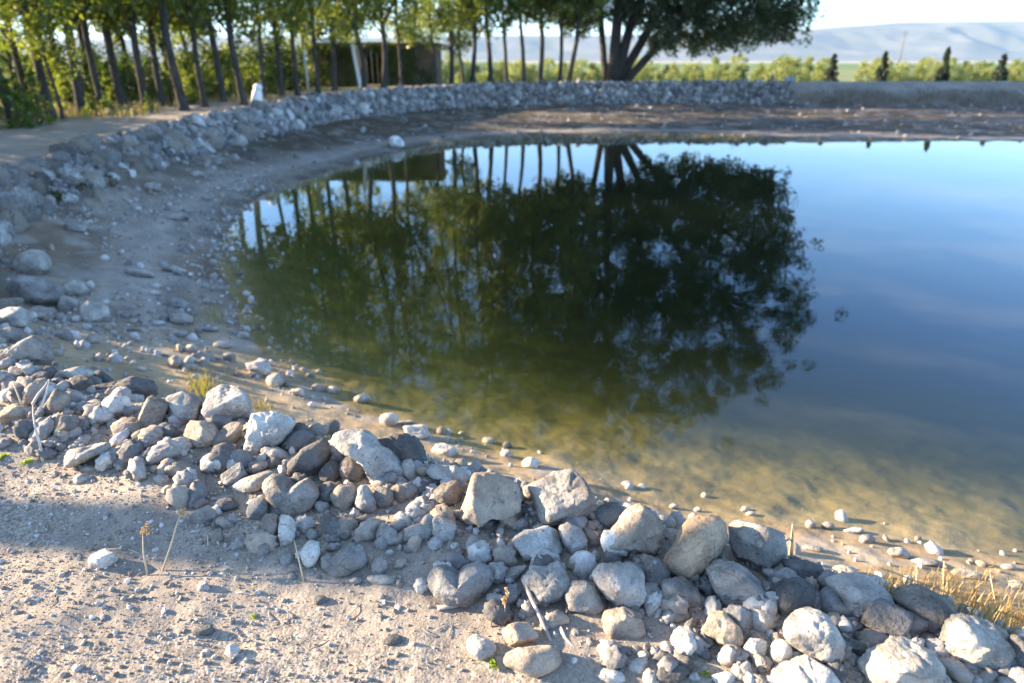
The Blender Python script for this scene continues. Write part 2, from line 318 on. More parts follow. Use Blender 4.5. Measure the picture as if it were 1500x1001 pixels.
# ------------------------------------------------------------------ water
def build_water():
    m, nt = new_mat('pond_water'); tc = N(nt, 'ShaderNodeTexCoord'); geo = N(nt, 'ShaderNodeNewGeometry')
    nb = bump(nt, noise(nt, tc.outputs['Object'], 1.6, 2, .5), .06, .02)
    fr = N(nt, 'ShaderNodeFresnel'); fr.inputs[0].default_value = 1.5; nt.links.new(nb, fr.inputs['Normal'])
    fac = math_(nt, 'MULTIPLY', fr.outputs[0], math_(nt, 'SUBTRACT', 1.0, geo.outputs['Backfacing']))
    t = N(nt, 'ShaderNodeBsdfTransparent'); g = N(nt, 'ShaderNodeBsdfGlossy'); g.inputs['Roughness'].default_value = .015; nt.links.new(nb, g.inputs['Normal'])
    mx = N(nt, 'ShaderNodeMixShader'); nt.links.new(fac, mx.inputs[0]); nt.links.new(t.outputs[0], mx.inputs[1]); nt.links.new(g.outputs[0], mx.inputs[2])
    o = N(nt, 'ShaderNodeOutputMaterial'); nt.links.new(mx.outputs[0], o.inputs[0])
    va = N(nt, 'ShaderNodeVolumeAbsorption'); va.inputs['Color'].default_value = (.60, .63, .36, 1); va.inputs['Density'].default_value = 1.5
    vs = N(nt, 'ShaderNodeVolumeScatter'); vs.inputs['Color'].default_value = (.32, .42, .32, 1); vs.inputs['Density'].default_value = .045
    ad = N(nt, 'ShaderNodeAddShader'); nt.links.new(va.outputs[0], ad.inputs[0]); nt.links.new(vs.outputs[0], ad.inputs[1]); nt.links.new(ad.outputs[0], o.inputs['Volume'])
    g_ = np.linspace(-PI, PI, 361)[:-1]; R = np.interp(g_, AG, RSH, period=2*PI)+.55
    R = np.minimum(R, np.interp(g_, AG, RTO, period=2*PI)-.02)
    top = np.stack([PC[0]+R*np.cos(g_), PC[1]+R*np.sin(g_), np.full(360, -1.0)], 1); bot = top.copy(); bot[:, 2] = -4.5
    V = np.concatenate([top, bot]); Fc = [tuple(range(360)), tuple(range(719, 359, -1))]+[(i, i+360, (i+1) % 360+360, (i+1) % 360) for i in range(360)]
    tag(link('pond_water', mk_mesh('pond_water', V, Fc, m)), kind='structure')
build_water()
#PART2
# ------------------------------------------------------------------ rocks
import bmesh
_ico = {}
def ico(n):
    if n not in _ico:
        b = bmesh.new(); bmesh.ops.create_icosphere(b, subdivisions=n, radius=1.0); b.verts.ensure_lookup_table()
        _ico[n] = (np.array([v.co[:] for v in b.verts]), np.array([[v.index for v in f.verts] for f in b.faces])); b.free()
    return _ico[n]
def blob(seed, kind, sub):
    """unit stone: rounded 'r', angular 'a', blocky 'b', pitted 'p', slab 's'"""
    D, Fc = ico(sub); D = D/np.linalg.norm(D, axis=1)[:, None]; rs = np.random.RandomState(seed)
    n, lo, hi, k = {'r': (9, .74, .96, 18), 'a': (13, .58, .92, 40), 'b': (9, .62, .80, 34), 'p': (9, .70, .95, 20), 's': (10, .62, .9, 30)}[kind]
    if kind == 'b':
        q = np.linalg.qr(rs.randn(3, 3))[0]; nr = np.concatenate([q, -q, rs.randn(n-6, 3)]); h = np.concatenate([rs.uniform(.60, .74, 6), rs.uniform(.72, .9, n-6)])
    else:
        nr = rs.randn(n, 3); h = rs.uniform(lo, hi, n)
    nr /= np.linalg.norm(nr, axis=1)[:, None]
    c = D@nr.T; inv = np.maximum(c, 1e-3)/h[None, :]
    s = np.log(np.exp(k*np.clip(inv, 0, 2.5)).sum(1)+np.exp(k*1.0))/k; r = 1/s
    o = rs.rand(3)*50; am = {'r': .065, 'a': .075, 'b': .07, 'p': .12, 's': .075}[kind]
    r = r*(1+am*fbm3(D*1.7+o, 3)+am*.55*fbm3(D*5+o, 3)+(am*.35*fbm3(D*13+o, 2) if sub > 3 else 0))
    if kind == 'p': r = r-.05*np.clip(fbm3(D*7+o+9, 2)-.25, 0, 1)
    P = D*r[:, None]; return P, Fc
TILE = {'A': (0, 420), 'B': (0, 550), 'C': (230, 540), 'D': (280, 660), 'E': (460, 580), 'F': (430, 700), 'G': (620, 670), 'H': (600, 790), 'I': (780, 740), 'J': (960, 740), 'L': (820, 828), 'K': (1020, 828), 'M': (1240, 828)}
COLS = {'p': (.52, .485, .43), 'w': (.63, .61, .57), 'g': (.34, .315, .285), 't': (.44, .36, .285), 'o': (.50, .38, .265), 'd': (.17, .165, .16), 'n': (.27, .235, .20), 'b': (.33, .325, .315), 'l': (.46, .435, .40)}
rocks_px = []            # (u, v, w, h, label)
RID = [100]
def set_color(o, col, crust):
    j = RS.uniform(.9, 1.1); c = [min(.85, x*j) for x in COLS[col]]; o.color = (*c, crust)
def rock(label, col, kind, box=None, rot=0.0, out=None, sub=None, crust=.45, sink=.30, depth=1.0, cat='rock', lobes=None, name=None, group=None):
    RID[0] += 1; seed = RID[0]
    if out:
        ox, oy = TILE[out[0]]; pts = np.array([(ox+x*260/1500, oy+y*260/1500) for x, y in out[1]])
        x0, y0 = pts.min(0); x1, y1 = pts.max(0); u, v = (x0+x1)/2, (y0+y1)/2; w, h = x1-x0, y1-y0
    else:
        u, v, w, h = box
    P0, t = to_ground(u, v, 0.0, sink, h); sub = sub or (5 if w*h > 4200 else 4 if w*h > 700 else 3)
    P, Fc = blob(seed, kind, sub); rs = np.random.RandomState(seed+5)
    if out:
        a = np.arctan2(P[:, 1], P[:, 0]); rho = np.hypot(P[:, 0], P[:, 1]); nb = 72
        bi = np.clip(((a+PI)/(2*PI)*nb).astype(int), 0, nb-1); mx = np.zeros(nb); np.maximum.at(mx, bi, rho)
        mx = np.where(mx <= 0, rho.max(), mx); ctr = (np.arange(nb)+.5)/nb*2*PI-PI; sil = np.interp(a, ctr, mx, period=2*PI)
        q = np.stack([pts[:, 0]-u, -(pts[:, 1]-v)], 1); q2 = np.roll(q, -1, 0); gg = np.linspace(-PI, PI, 241)[:-1]; Rr = np.zeros(240)
        for i, g in enumerate(gg):
            d = np.array([math.cos(g), math.sin(g)]); e = q2-q; den = d[0]*e[:, 1]-d[1]*e[:, 0]; den = np.where(np.abs(den) < 1e-9, 1e-9, den)
            tt = (q[:, 0]*e[:, 1]-q[:, 1]*e[:, 0])/den; ss = (q[:, 0]*d[1]-q[:, 1]*d[0])/den
            ok = (tt > 0) & (ss >= -1e-6) & (ss <= 1+1e-6); Rr[i] = tt[ok].max() if ok.any() else min(w, h)/2
        k = np.hanning(11); k /= k.sum(); Rr = np.convolve(np.concatenate([Rr[-5:], Rr, Rr[:5]]), k, 'valid')
        R = np.interp(a, gg, Rr, period=2*PI); f = R/np.maximum(sil, .3)
        X = P[:, 0]*f; Y = P[:, 1]*f; Z = P[:, 2]*.5*(w+h)/2*depth
        Z += .10*rs.uniform(-1, 1)*X+.10*rs.uniform(-1, 1)*Y
    else:
        P = P-(P.max(0)+P.min(0))/2; P = P/(np.abs(P).max(0)[None, :]); X, Y, Z = P[:, 0]*w/2, P[:, 1]*h/2, P[:, 2]*.5*(w+h)/2*depth*rs.uniform(.8, 1.05)
        c, s = math.cos(math.radians(rot)), math.sin(math.radians(rot)); X, Y = X*c+Y*s, -X*s+Y*c      # rot: clockwise on the picture
    sc = t/F
    W = (X[:, None]*AX[None]+Y[:, None]*AU[None]-Z[:, None]*AF[None])*sc
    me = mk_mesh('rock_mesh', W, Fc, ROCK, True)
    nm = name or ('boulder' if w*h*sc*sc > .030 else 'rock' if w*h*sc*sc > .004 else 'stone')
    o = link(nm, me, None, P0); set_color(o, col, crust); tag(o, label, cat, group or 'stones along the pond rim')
    rocks_px.append((u, v, w, h, label)); return o
# --- large ones traced from the picture
R = rock
R('large two tone boulder, pale broken cap left, dark smooth right end, top of heap', 'l', 'a', out=('E', [(160, 320), (220, 288), (390, 290), (480, 330), (560, 400), (760, 560), (850, 650), (800, 720), (600, 770), (480, 730), (430, 600), (330, 480), (180, 430)]), crust=.55)
R('dark rough knobbly rock behind the large two tone boulder of the heap', 'd', 'p', out=('E', [(520, 370), (640, 320), (780, 310), (870, 360), (930, 450), (960, 560), (900, 650), (820, 640), (700, 500)]), sink=.15)
R('smooth flat topped tan boulder like a stump, left of the cracked boulder', 't', 'b', out=('G', [(420, 110), (620, 110), (720, 160), (800, 220), (840, 330), (820, 440), (760, 470), (590, 540), (440, 650), (340, 600), (290, 500), (350, 350)]), crust=.25)
R('big upright grey boulder with long crack beside its pale left face', 'g', 'b', out=('G', [(870, 240), (960, 200), (1100, 120), (1250, 90), (1350, 160), (1450, 330), (1480, 440), (1400, 590), (1250, 600), (1110, 620), (960, 570), (930, 400)]), crust=.4)
R('white angular rock with blue stains below the cracked boulder', 'w', 'a', out=('G', [(740, 710), (880, 620), (1060, 580), (1140, 650), (1200, 790), (1080, 830), (850, 860), (790, 790)]), crust=.7)
R('rounded white and grey rock just right of the blue stained white rock', 'l', 'r', out=('G', [(1140, 610), (1220, 550), (1330, 600), (1400, 690), (1390, 760), (1250, 810), (1180, 720)]), crust=.6)
R('blue grey boot shaped boulder with a notch on top, alone on gravel', 'b', 'r', out=('H', [(130, 370), (190, 240), (270, 220), (350, 262), (400, 300), (480, 230), (580, 195), (680, 240), (720, 330), (650, 460), (500, 540), (330, 520), (200, 450)]), crust=.35)
R('lumpy pale blue rock between boot shaped boulder and pear shaped grey rock', 'l', 'p', out=('H', [(950, 330), (1040, 230), (1160, 250), (1260, 200), (1345, 290), (1340, 380), (1280, 500), (1180, 560), (1060, 530), (1010, 420)]), crust=.5)
R('smooth grey pear shaped rock lying on gravel, narrow end right', 'g', 'r', out=('I', [(260, 730), (330, 640), (450, 620), (530, 690), (620, 790), (690, 870), (620, 930), (440, 910), (290, 860)]), crust=.3)
R('boulder pale blue on top and brown underneath, above the pear shaped rock', 'l', 'a', out=('I', [(490, 560), (560, 480), (700, 480), (830, 480), (940, 560), (970, 720), (900, 840), (820, 880), (700, 850), (600, 760), (520, 640)]), crust=.5)
R('squarish grey block under the large tan oval boulder', 'g', 'b', out=('I', [(1085, 650), (1150, 620), (1290, 620), (1390, 710), (1420, 800), (1380, 870), (1120, 870), (1085, 780)]), crust=.3)
R('large smooth tan oval boulder leaning to the right, with a small chip', 'o', 'r', out=('J', [(15, 510), (70, 400), (160, 320), (240, 200), (330, 110), (440, 75), (530, 80), (590, 150), (610, 250), (560, 400), (460, 490), (330, 590), (200, 620), (80, 590)]), crust=.15)
R('tan wedge shaped boulder with small white spots, left of tan oval boulder', 't', 'a', out=('I', [(580, 330), (680, 210), (830, 40), (920, 0), (1010, 40), (1110, 180), (1060, 340), (1020, 460), (900, 440), (760, 400)]), crust=.4)
R('small round white stone in front of the tan wedge boulder', 'w', 'r', out=('I', [(570, 300), (600, 220), (700, 210), (790, 260), (820, 340), (790, 420), (680, 450), (600, 400)]), crust=.5, sink=.45)
R('dark grey boulder with cream left corner, right of the tan oval boulder', 'g', 'b', out=('J', [(640, 190), (700, 140), (870, 140), (1000, 190), (1090, 240), (1110, 400), (1030, 500), (900, 550), (780, 520), (660, 430), (630, 320)]), crust=.5)
R('grey tan boulder with a dark vein, below the cream cornered boulder', 'g', 'b', out=('J', [(440, 560), (540, 490), (700, 490), (800, 560), (900, 660), (935, 790), (850, 860), (740, 890), (560, 830), (480, 700)]), crust=.3)
R('smooth dark oval boulder right of the veined grey tan boulder', 'd', 'r', out=('J', [(940, 820), (1000, 700), (1110, 620), (1270, 630), (1370, 700), (1380, 810), (1300, 890), (1120, 950), (1000, 900)]), crust=.2)
R('dark slab lying behind the smooth dark oval boulder', 'd', 's', out=('J', [(1080, 480), (1280, 470), (1430, 530), (1450, 660), (1330, 670), (1130, 600)]), crust=.1)
R('round grey stone with a rough broken tan face turned to the viewer', 'l', 'r', out=('K', [(700, 560), (740, 480), (930, 390), (1080, 400), (1200, 500), (1250, 640), (1220, 790), (1150, 860), (1040, 810), (880, 740), (760, 640)]), crust=.6)
R('bright white slab cut off by the bottom edge of the photo', 'w', 's', out=('K', [(610, 930), (800, 860), (960, 790), (1110, 850), (1210, 998), (1100, 1060), (650, 1060)]), crust=.6)
R('large pale blue white boulder beside the dry grass', 'l', 'r', out=('K', [(1100, 150), (1250, 90), (1400, 80), (1500, 110), (1600, 200), (1640, 290), (1500, 440), (1370, 510), (1260, 430), (1200, 260)]), crust=.6)
R('dark grey blocky boulder lying against the pale blue white boulder', 'd', 'b', out=('M', [(110, 400), (190, 285), (330, 290), (460, 350), (600, 430), (540, 570), (470, 630), (250, 590), (120, 520)]), crust=.15)
R('smooth domed grey boulder with white streak in front of the dry grass', 'n', 'r', out=('M', [(420, 300), (540, 210), (640, 180), (760, 230), (860, 290), (915, 390), (850, 480), (800, 580), (600, 560), (530, 430)]), crust=.2)
R('large cream boulder with one small dark hole near its top', 'p', 'a', out=('M', [(130, 870), (210, 740), (400, 630), (540, 645), (680, 700), (780, 830), (880, 990), (850, 1070), (200, 1070)]), crust=.45, sub=5)
R('large cream boulder with rough pitted lower face, near the right edge', 'p', 'p', out=('M', [(800, 680), (830, 500), (900, 420), (1060, 430), (1230, 480), (1350, 550), (1365, 700), (1330, 790), (1160, 890), (960, 850), (850, 890), (790, 790)]), crust=.5, sub=5)
R('dark boulder cut off by the right edge beside the pitted cream boulder', 'd', 'r', out=('M', [(1365, 560), (1500, 600), (1600, 750), (1560, 900), (1400, 900), (1300, 840), (1360, 700)]), crust=.1)
R('tall white boulder with black lichen spots on its face', 'w', 'a', out=('C', [(750, 620), (790, 480), (830, 370), (970, 355), (1100, 400), (1170, 460), (1080, 620), (1000, 690), (870, 720), (820, 760), (750, 700)]), crust=.6)
R('dark grey block tucked against the lichen spotted white boulder', 'd', 'b', out=('C', [(1050, 610), (1100, 520), (1190, 450), (1260, 460), (1330, 580), (1310, 660), (1150, 690)]), crust=.2, sink=.2)
R('pale blue barrel shaped boulder, second large one left of lichen spotted boulder', 'l', 'r', out=('C', [(90, 230), (220, 190), (330, 230), (385, 310), (360, 420), (230, 510), (150, 490), (110, 380)]), crust=.5)
R('largest blocky boulder on the left of the heap, pale blue on top', 'l', 'b', out=('C', [(385, 290), (440, 190), (540, 130), (680, 150), (780, 200), (820, 330), (760, 420), (600, 510), (500, 490), (390, 420)]), crust=.5)
R('large dark wedge rock with pale upper rim, left of the two tone boulder', 'd', 's', out=('C', [(1075, 900), (1100, 800), (1250, 660), (1400, 590), (1460, 660), (1440, 800), (1380, 910), (1150, 940)]), crust=.4)
R('big smooth grey boulder with two humps in the middle of the heap', 'g', 'r', out=('D', [(600, 260), (680, 200), (760, 220), (840, 300), (970, 235), (1050, 300), (1100, 370), (1030, 480), (900, 560), (730, 500), (640, 400)]), crust=.2)
R('long cream stone lying just left of the two humped grey boulder', 'p', 'r', out=('D', [(345, 300), (450, 230), (640, 170), (720, 180), (700, 250), (590, 330), (440, 370), (370, 350)]), crust=.3)
R('brown grey upright block below the two humped boulder', 'n', 'b', out=('D', [(590, 620), (640, 520), (740, 520), (755, 700), (740, 830), (640, 860), (590, 780)]), crust=.2)
R('white upright block pressed against the brown grey block', 'w', 'b', out=('D', [(750, 540), (830, 550), (885, 600), (885, 740), (830, 820), (750, 850), (730, 700)]), crust=.6, depth=.8)
R('smooth dark grey rounded rock below and right of two humped boulder', 'd', 'r', out=('D', [(1080, 560), (1180, 540), (1300, 610), (1330, 680), (1240, 760), (1120, 700)]), crust=.15)
R('smooth white oval stone at the foot of the heap, dry stalk beside', 'w', 'r', out=('D', [(915, 850), (990, 760), (1080, 780), (1100, 860), (1050, 980), (990, 1000), (940, 940)]), crust=.4)
R('flat jagged blue grey slab right of the white oval stone', 'b', 's', out=('F', [(265, 780), (310, 680), (390, 620), (490, 545), (600, 620), (630, 720), (500, 800), (330, 850)]), crust=.4, depth=.6)
R('dark brown pitted rock just left of the flat topped tan boulder', 'n', 'p', out=('E', [(1010, 800), (1080, 740), (1220, 710), (1260, 800), (1240, 900), (1080, 960), (1000, 900)]), crust=.4)
R('oval grey stone with a thick white rim, standing on edge', 'b', 'r', out=('E', [(345, 850), (380, 760), (430, 760), (520, 870), (545, 960), (500, 1000), (420, 985), (360, 930)]), crust=.55)
R('tan rounded rock just left of the white rimmed oval stone', 't', 'r', out=('E', [(135, 830), (220, 740), (340, 760), (370, 860), (300, 990), (170, 960)]), crust=.4)
R('long dark grey boulder sloping to the pond, left of pale barrel boulder', 'd', 'a', out=('A', [(690, 920), (760, 850), (950, 810), (1150, 750), (1300, 790), (1350, 900), (1200, 990), (850, 980)]), crust=.2)
R('big smooth grey slab pointing right at the left edge of photo', 'g', 's', out=('A', [(-20, 600), (100, 530), (380, 405), (450, 500), (460, 600), (400, 720), (200, 690), (0, 700)]), crust=.2)
R('bright blue white slab lying right of the big smooth pointed slab', 'w', 's', out=('A', [(430, 740), (560, 700), (700, 670), (800, 730), (760, 770), (600, 790), (520, 840), (430, 820)]), crust=.5)
R('smooth white rounded rock below the long dark sloping boulder', 'w', 'r', out=('B', [(720, 330), (770, 270), (870, 250), (970, 320), (960, 390), (830, 435), (740, 390)]), crust=.4)
R('flat cream slab overhanging a shaded hollow in the path edge', 'p', 's', out=('B', [(550, 720), (620, 620), (870, 570), (940, 560), (940, 630), (800, 690), (660, 760), (580, 790)]), crust=.4, sink=.5)
R('small ring marked pale stone below the white rimmed oval stone', 'l', 'r', out=('F', [(840, 330), (900, 280), (980, 310), (1040, 400), (1010, 445), (920, 400)]), crust=.5)
R('split rock with orange tan facet above a dark slate piece', 'o', 'a', out=('K', [(15, 540), (120, 410), (240, 400), (350, 500), (370, 600), (330, 690), (220, 710), (130, 600)]), crust=.4)
R('tan block with bright left half below the pear shaped rock', 't', 'b', out=('L', [(350, 520), (390, 410), (550, 380), (690, 430), (720, 560), (620, 610), (420, 600)]), crust=.3)
R('pale blue slab with a white streak left of flat topped tan boulder', 'l', 's', out=('E', [(940, 640), (1020, 570), (1200, 590), (1330, 690), (1270, 760), (1050, 760)]), crust=.6)
# --- smaller ones: (box), rotation, kind, colour, label
small = [
 ((46, 386, 50, 42), 0, 'r', 'l', 'rounded pale boulder with tan patch, at foot of left stone bank'),
 ((50, 428, 74, 46), 5, 'a', 'b', 'broad blue grey boulder below the tan patched pale boulder'),
 ((100, 447, 26, 24), 20, 'a', 'l', 'small grey rock at the right tip of the broad blue grey boulder'),
 ((60, 461, 28, 26), 0, 'b', 'l', 'small pale rock under the broad blue grey boulder'),
 ((140, 459, 34, 40), -20, 'a', 'l', 'pale angular rock standing apart on the mud by left bank'),
 ((12, 447, 48, 28), -20, 'b', 'g', 'grey rock with bright white edge at the left photo edge'),
 ((24, 468, 52, 38), -10, 'p', 'w', 'white pitted rock above the grey rounded rock at left edge'),
 ((15, 496, 44, 34), 0, 'r', 'g', 'grey rounded rock between white pitted rock and big pointed slab'),
 ((35, 549, 40, 22), 0, 'r', 'd', 'dark oval rock under the big smooth pointed slab'),
 ((8, 558, 18, 24), 0, 'r', 'p', 'small cream stone at left edge beside the dark oval rock'),
 ((34, 567, 22, 28), 0, 'r', 'w', 'small white stone below the dark oval rock'),
 ((11, 580, 24, 22), 0, 'r', 'w', 'small white stone at left edge behind the forked twig'),
 ((57, 560, 26, 34), 20, 'a', 'd', 'dark rock with flat face right of the small white stones'),
 ((116, 563, 34, 26), -5, 'b', 'n', 'brown grey cube rock in front of the bright blue white slab'),
 ((150, 557, 36, 26), 20, 'a', 'd', 'dark angular rock right of the bright blue white slab'),
 ((172, 597, 44, 38), 25, 'a', 'w', 'white hooded rock leaning over the smooth white rounded rock'),
 ((224, 606, 40, 50), 25, 'b', 'n', 'grey brown boulder leaning left of the pale barrel boulder'),
 ((84, 592, 30, 44), 25, 's', 'n', 'brown tilted slab behind the forked bare twig'),
 ((109, 584, 34, 26), 10, 'a', 'b', 'blue grey rock between the brown tilted slab and white hooded rock'),
 ((101, 626, 30, 38), 25, 'b', 'n', 'brown rock with bright left edge leaning above the cream slab'),
 ((187, 627, 44, 34), -10, 'a', 't', 'tan angular rock below the white hooded rock'),
 ((206, 641, 26, 24), 0, 'r', 'n', 'brown round stone in front of the tan angular rock'),
 ((184, 656, 30, 24), -10, 'a', 'p', 'cream chunk at the right end of the overhanging cream slab'),
 ((238, 664, 54, 30), -25, 'a', 'l', 'pale slanted chunk right of the cream slab on dirt'),
 ((111, 624, 16, 16), 0, 'r', 'w', 'tiny white stone beside the brown leaning rock'),
 ((78, 615, 24, 12), -25, 's', 'w', 'thin white shard right of the forked bare twig'),
 ((24, 606, 50, 30), -10, 'a', 't', 'tan rock half buried in dirt left of the forked twig'),
 ((119, 702, 22, 16), 0, 'a', 'l', 'small pale stone in the dirt below the cream slab'),
 ((131, 687, 26, 12), 0, 's', 'l', 'thin grey stone in the shade under the cream slab'),
 ((241, 632, 24, 26), 0, 'r', 'b', 'small blue grey stone under the grey brown leaning boulder'),
 ((295, 637, 52, 42), 10, 'a', 't', 'tan grey rock beneath the largest blocky boulder'),
 ((334, 641, 58, 32), -45, 's', 'n', 'brown slab leaning left against the lichen spotted boulder'),
 ((478, 628, 42, 26), -10, 'r', 'd', 'dark stone with white left end behind the dark wedge rock'),
 ((316, 678, 46, 32), -15, 'r', 'w', 'rounded white rock left of the blue grey slanted rock'),
 ((353, 673, 40, 26), 20, 'r', 'g', 'grey tilted rock above the blue grey slanted rock'),
 ((343, 698, 44, 30), -45, 'b', 'b', 'blue grey slanted rock with a bright white left edge'),
 ((403, 664, 42, 20), 20, 'r', 'l', 'pale stone under the dark grey block of the heap'),
 ((384, 673, 16, 20), 10, 'r', 'p', 'tiny cream stone at the foot of the lichen spotted boulder'),
 ((262, 690, 38, 24), 10, 'a', 'g', 'grey stone in the dirt left of rounded white rock'),
 ((252, 655, 54, 26), -5, 'a', 'p', 'cream rock under the pale barrel shaped boulder'),
 ((400, 679, 22, 18), 0, 'r', 'n', 'brown pebble sized stone above the long cream stone'),
 ((377, 686, 34, 18), -25, 'r', 't', 'tan stone lying just above the long cream stone'),
 ((484, 692, 32, 34), 15, 'r', 'd', 'dark stone with pale left rim right of the dark wedge rock'),
 ((517, 687, 40, 42), 0, 'r', 'n', 'brown round rock with a bright stripe under the two tone boulder'),
 ((379, 747, 34, 36), 30, 'r', 'b', 'blue grey stone hanging left under the two humped boulder'),
 ((298, 756, 38, 30), 5, 'b', 'l', 'speckled pale block on the shaded path edge'),
 ((318, 786, 22, 28), 10, 'b', 'n', 'brown block half sunk in the shaded path edge'),
 ((332, 740, 38, 20), 0, 'p', 'd', 'dark pitted rock below the long cream stone'),
 ((330, 730, 28, 9), -10, 's', 'w', 'flat white stone resting on the dark pitted rock'),
 ((472, 742, 24, 18), 35, 'a', 'l', 'pale stone right of the two humped grey boulder'),
 ((570, 616, 28, 23), 0, 'r', 'w', 'round white stone on the sunny beach behind two tone boulder'),
 ((611, 633, 42, 24), 5, 'b', 'w', 'white block on the beach right of the round white stone'),
 ((595, 620, 28, 8), 0, 's', 'l', 'thin flat stone between the two white beach stones'),
 ((652, 661, 40, 22), 10, 'b', 'w', 'long white block on beach above the white streaked slab'),
 ((563, 729, 32, 34), 10, 'a', 'g', 'grey rock right of the white rimmed oval stone'),
 ((584, 723, 28, 28), 0, 'a', 'n', 'brown grey rock with sunlit top below the two tone boulder'),
 ((611, 712, 16, 26), 25, 'a', 'w', 'small pointed white stone below the dark knobbly rock'),
 ((626, 716, 30, 24), 0, 'a', 'd', 'dark stone left of the dark brown pitted rock'),
 ((471, 722, 22, 24), 0, 'r', 'd', 'dark small stone right hand of the two humps'),
 ((567, 783, 34, 38), -15, 'p', 'l', 'rough stone with white streaks below the ring marked stone'),
 ((607, 797, 20, 28), 10, 'b', 't', 'tan stub standing in the shaded dirt'),
 ((649, 776, 40, 46), -30, 'p', 'l', 'pale pitted rock at the lower left of flat topped boulder'),
 ((627, 773, 24, 40), 5, 'r', 'b', 'blue grey rock left of the pale pitted rock'),
 ((556, 830, 26, 28), 0, 'a', 'l', 'small pale pyramid stone right of the jagged slab'),
 ((560, 849, 44, 14), 0, 's', 'l', 'flat pale stone below the small pyramid stone'),
 ((458, 783, 18, 18), 0, 'r', 'b', 'small grey stone above the white oval stone'),
 ((512, 759, 8, 14), 25, 'r', 'w', 'tiny white upright stone above the smooth dark rounded rock'),
 ((665, 802, 18, 15), -15, 'r', 'w', 'small bright white stone on the shaded dirt'),
 ((542, 783, 22, 22), 0, 'b', 'g', 'small grey cube stone left of the white streaked stone'),
 ((520, 786, 16, 20), 0, 'b', 'g', 'small grey stone right of the smooth dark rounded rock'),
 ((617, 745, 34, 32), 15, 'a', 'b', 'blue grey rock left below the dark brown pitted rock'),
 ((533, 763, 28, 18), 0, 'p', 'n', 'brown stone under the white rimmed oval stone'),
 ((747, 761, 38, 34), 20, 'a', 't', 'tan chunk leaning between flat topped and cracked boulders'),
 ((696, 683, 22, 12), 0, 'r', 'w', 'small white stone behind the top of flat topped boulder'),
 ((777, 679, 27, 20), 5, 'b', 'w', 'white block on the beach behind the cracked boulder'),
 ((896, 757, 50, 40), 0, 'r', 'd', 'dark rock in shade between cracked boulder and tan wedge'),
 ((727, 808, 40, 16), -10, 'a', 'p', 'cream dirt clod left of the blue stained white rock'),
 ((846, 826, 38, 24), -25, 'b', 't', 'tan wedge rock above the pear shaped rock'),
 ((750, 841, 48, 16), -22, 's', 'l', 'thin pale slab between boot shaped and lumpy rocks'),
 ((762, 929, 54, 36), 5, 'b', 't', 'tan rock with a dark right face beside the driftwood stick'),
 ((780, 967, 86, 44), -5, 'r', 't', 'low tan rounded boulder half buried at the bottom'),
 ((704, 952, 46, 30), 10, 'a', 'w', 'white faced stone with dark right side on the gravel'),
 ((815, 906, 40, 26), 10, 'a', 't', 'tan rock half buried below the lumpy pale rock'),
 ((871, 815, 18, 18), 0, 'a', 'w', 'tiny white stone left of the small round white stone'),
 ((960, 846, 42, 56), 20, 'r', 'd', 'dark rock in shade right of the pale blue and brown boulder'),
 ((1130, 841, 34, 16), 15, 's', 'l', 'pale blue fragment under the cream cornered boulder'),
 ((1115, 911, 36, 36), 0, 'r', 'l', 'pale blue rounded rock below the veined grey tan boulder'),
 ((1084, 910, 52, 42), 35, 's', 'b', 'blue grey slab leaning left of the pale blue rounded rock'),
 ((990, 902, 44, 18), 0, 'r', 'n', 'reddish brown stone under the squarish grey block'),
 ((1002, 942, 40, 44), 10, 'p', 'p', 'cream crumbly rock left of the split orange rock'),
 ((935, 976, 30, 20), 5, 'a', 'w', 'white and blue stone on gravel near the bottom edge'),
 ((973, 962, 36, 18), 5, 'b', 'd', 'dark flat stone right of the white and blue stone'),
 ((1005, 972, 30, 22), 15, 'a', 'd', 'dark stone with pale left edge near the bottom'),
 ((985, 988, 52, 28), 5, 'a', 'd', 'wide dark stone at the bottom edge below two dark stones'),
 ((894, 990, 46, 20), 10, 's', 'w', 'white stone cut by the bottom edge left of dark stones'),
 ((943, 960, 18, 14), 0, 'a', 'w', 'tiny white stone above the white and blue stone'),
 ((938, 897, 16, 10), 0, 'r', 'l', 'tiny pale blue stone under the pale blue and brown boulder'),
 ((1037, 938, 20, 36), -30, 's', 'd', 'dark slate piece in front of the split orange rock'),
 ((1145, 956, 32, 36), -10, 'r', 'w', 'smooth white egg shaped stone left of the broken faced stone'),
 ((1166, 963, 26, 22), 15, 'b', 'b', 'blue grey stone right of the white egg shaped stone'),
 ((1106, 949, 36, 28), 15, 'a', 'p', 'cream stone left of the white egg shaped stone'),
 ((1120, 972, 32, 22), 10, 'a', 't', 'tan stone below the cream stone and egg shaped stone'),
 ((1093, 981, 17, 26), -10, 'b', 'p', 'small upright cream stone near the bottom edge'),
 ((1066, 962, 32, 34), -20, 'a', 'p', 'cream angular stone below the dark slate piece'),
 ((1062, 993, 40, 18), 0, 'a', 'w', 'white stone at the bottom edge under the cream angular stone'),
 ((1216, 881, 34, 46), 5, 'r', 'b', 'dark blue grey rock between oval dark and pale blue boulders'),
 ((1490, 992, 38, 32), 0, 'r', 'p', 'round cream stone in the bottom right corner'),
 ((1360, 938, 28, 20), 0, 'p', 'n', 'brown small stone between the two large cream boulders'),
 ((1290, 936, 30, 22), 0, 'a', 'd', 'dark stone in the hollow above the holed cream boulder'),
 ((1252, 948, 34, 24), 10, 'a', 'd', 'dark stone in shade right of the broken faced stone'),
 ((150, 821, 42, 30), 10, 'a', 'w', 'white triangular rock alone on the sunlit gravel path'),
 ((340, 956, 24, 20), 25, 'a', 'w', 'small white stone on gravel at lower left'),
 ((302, 957, 14, 10), 0, 'r', 'p', 'tiny cream stone left of the small white gravel stone'),
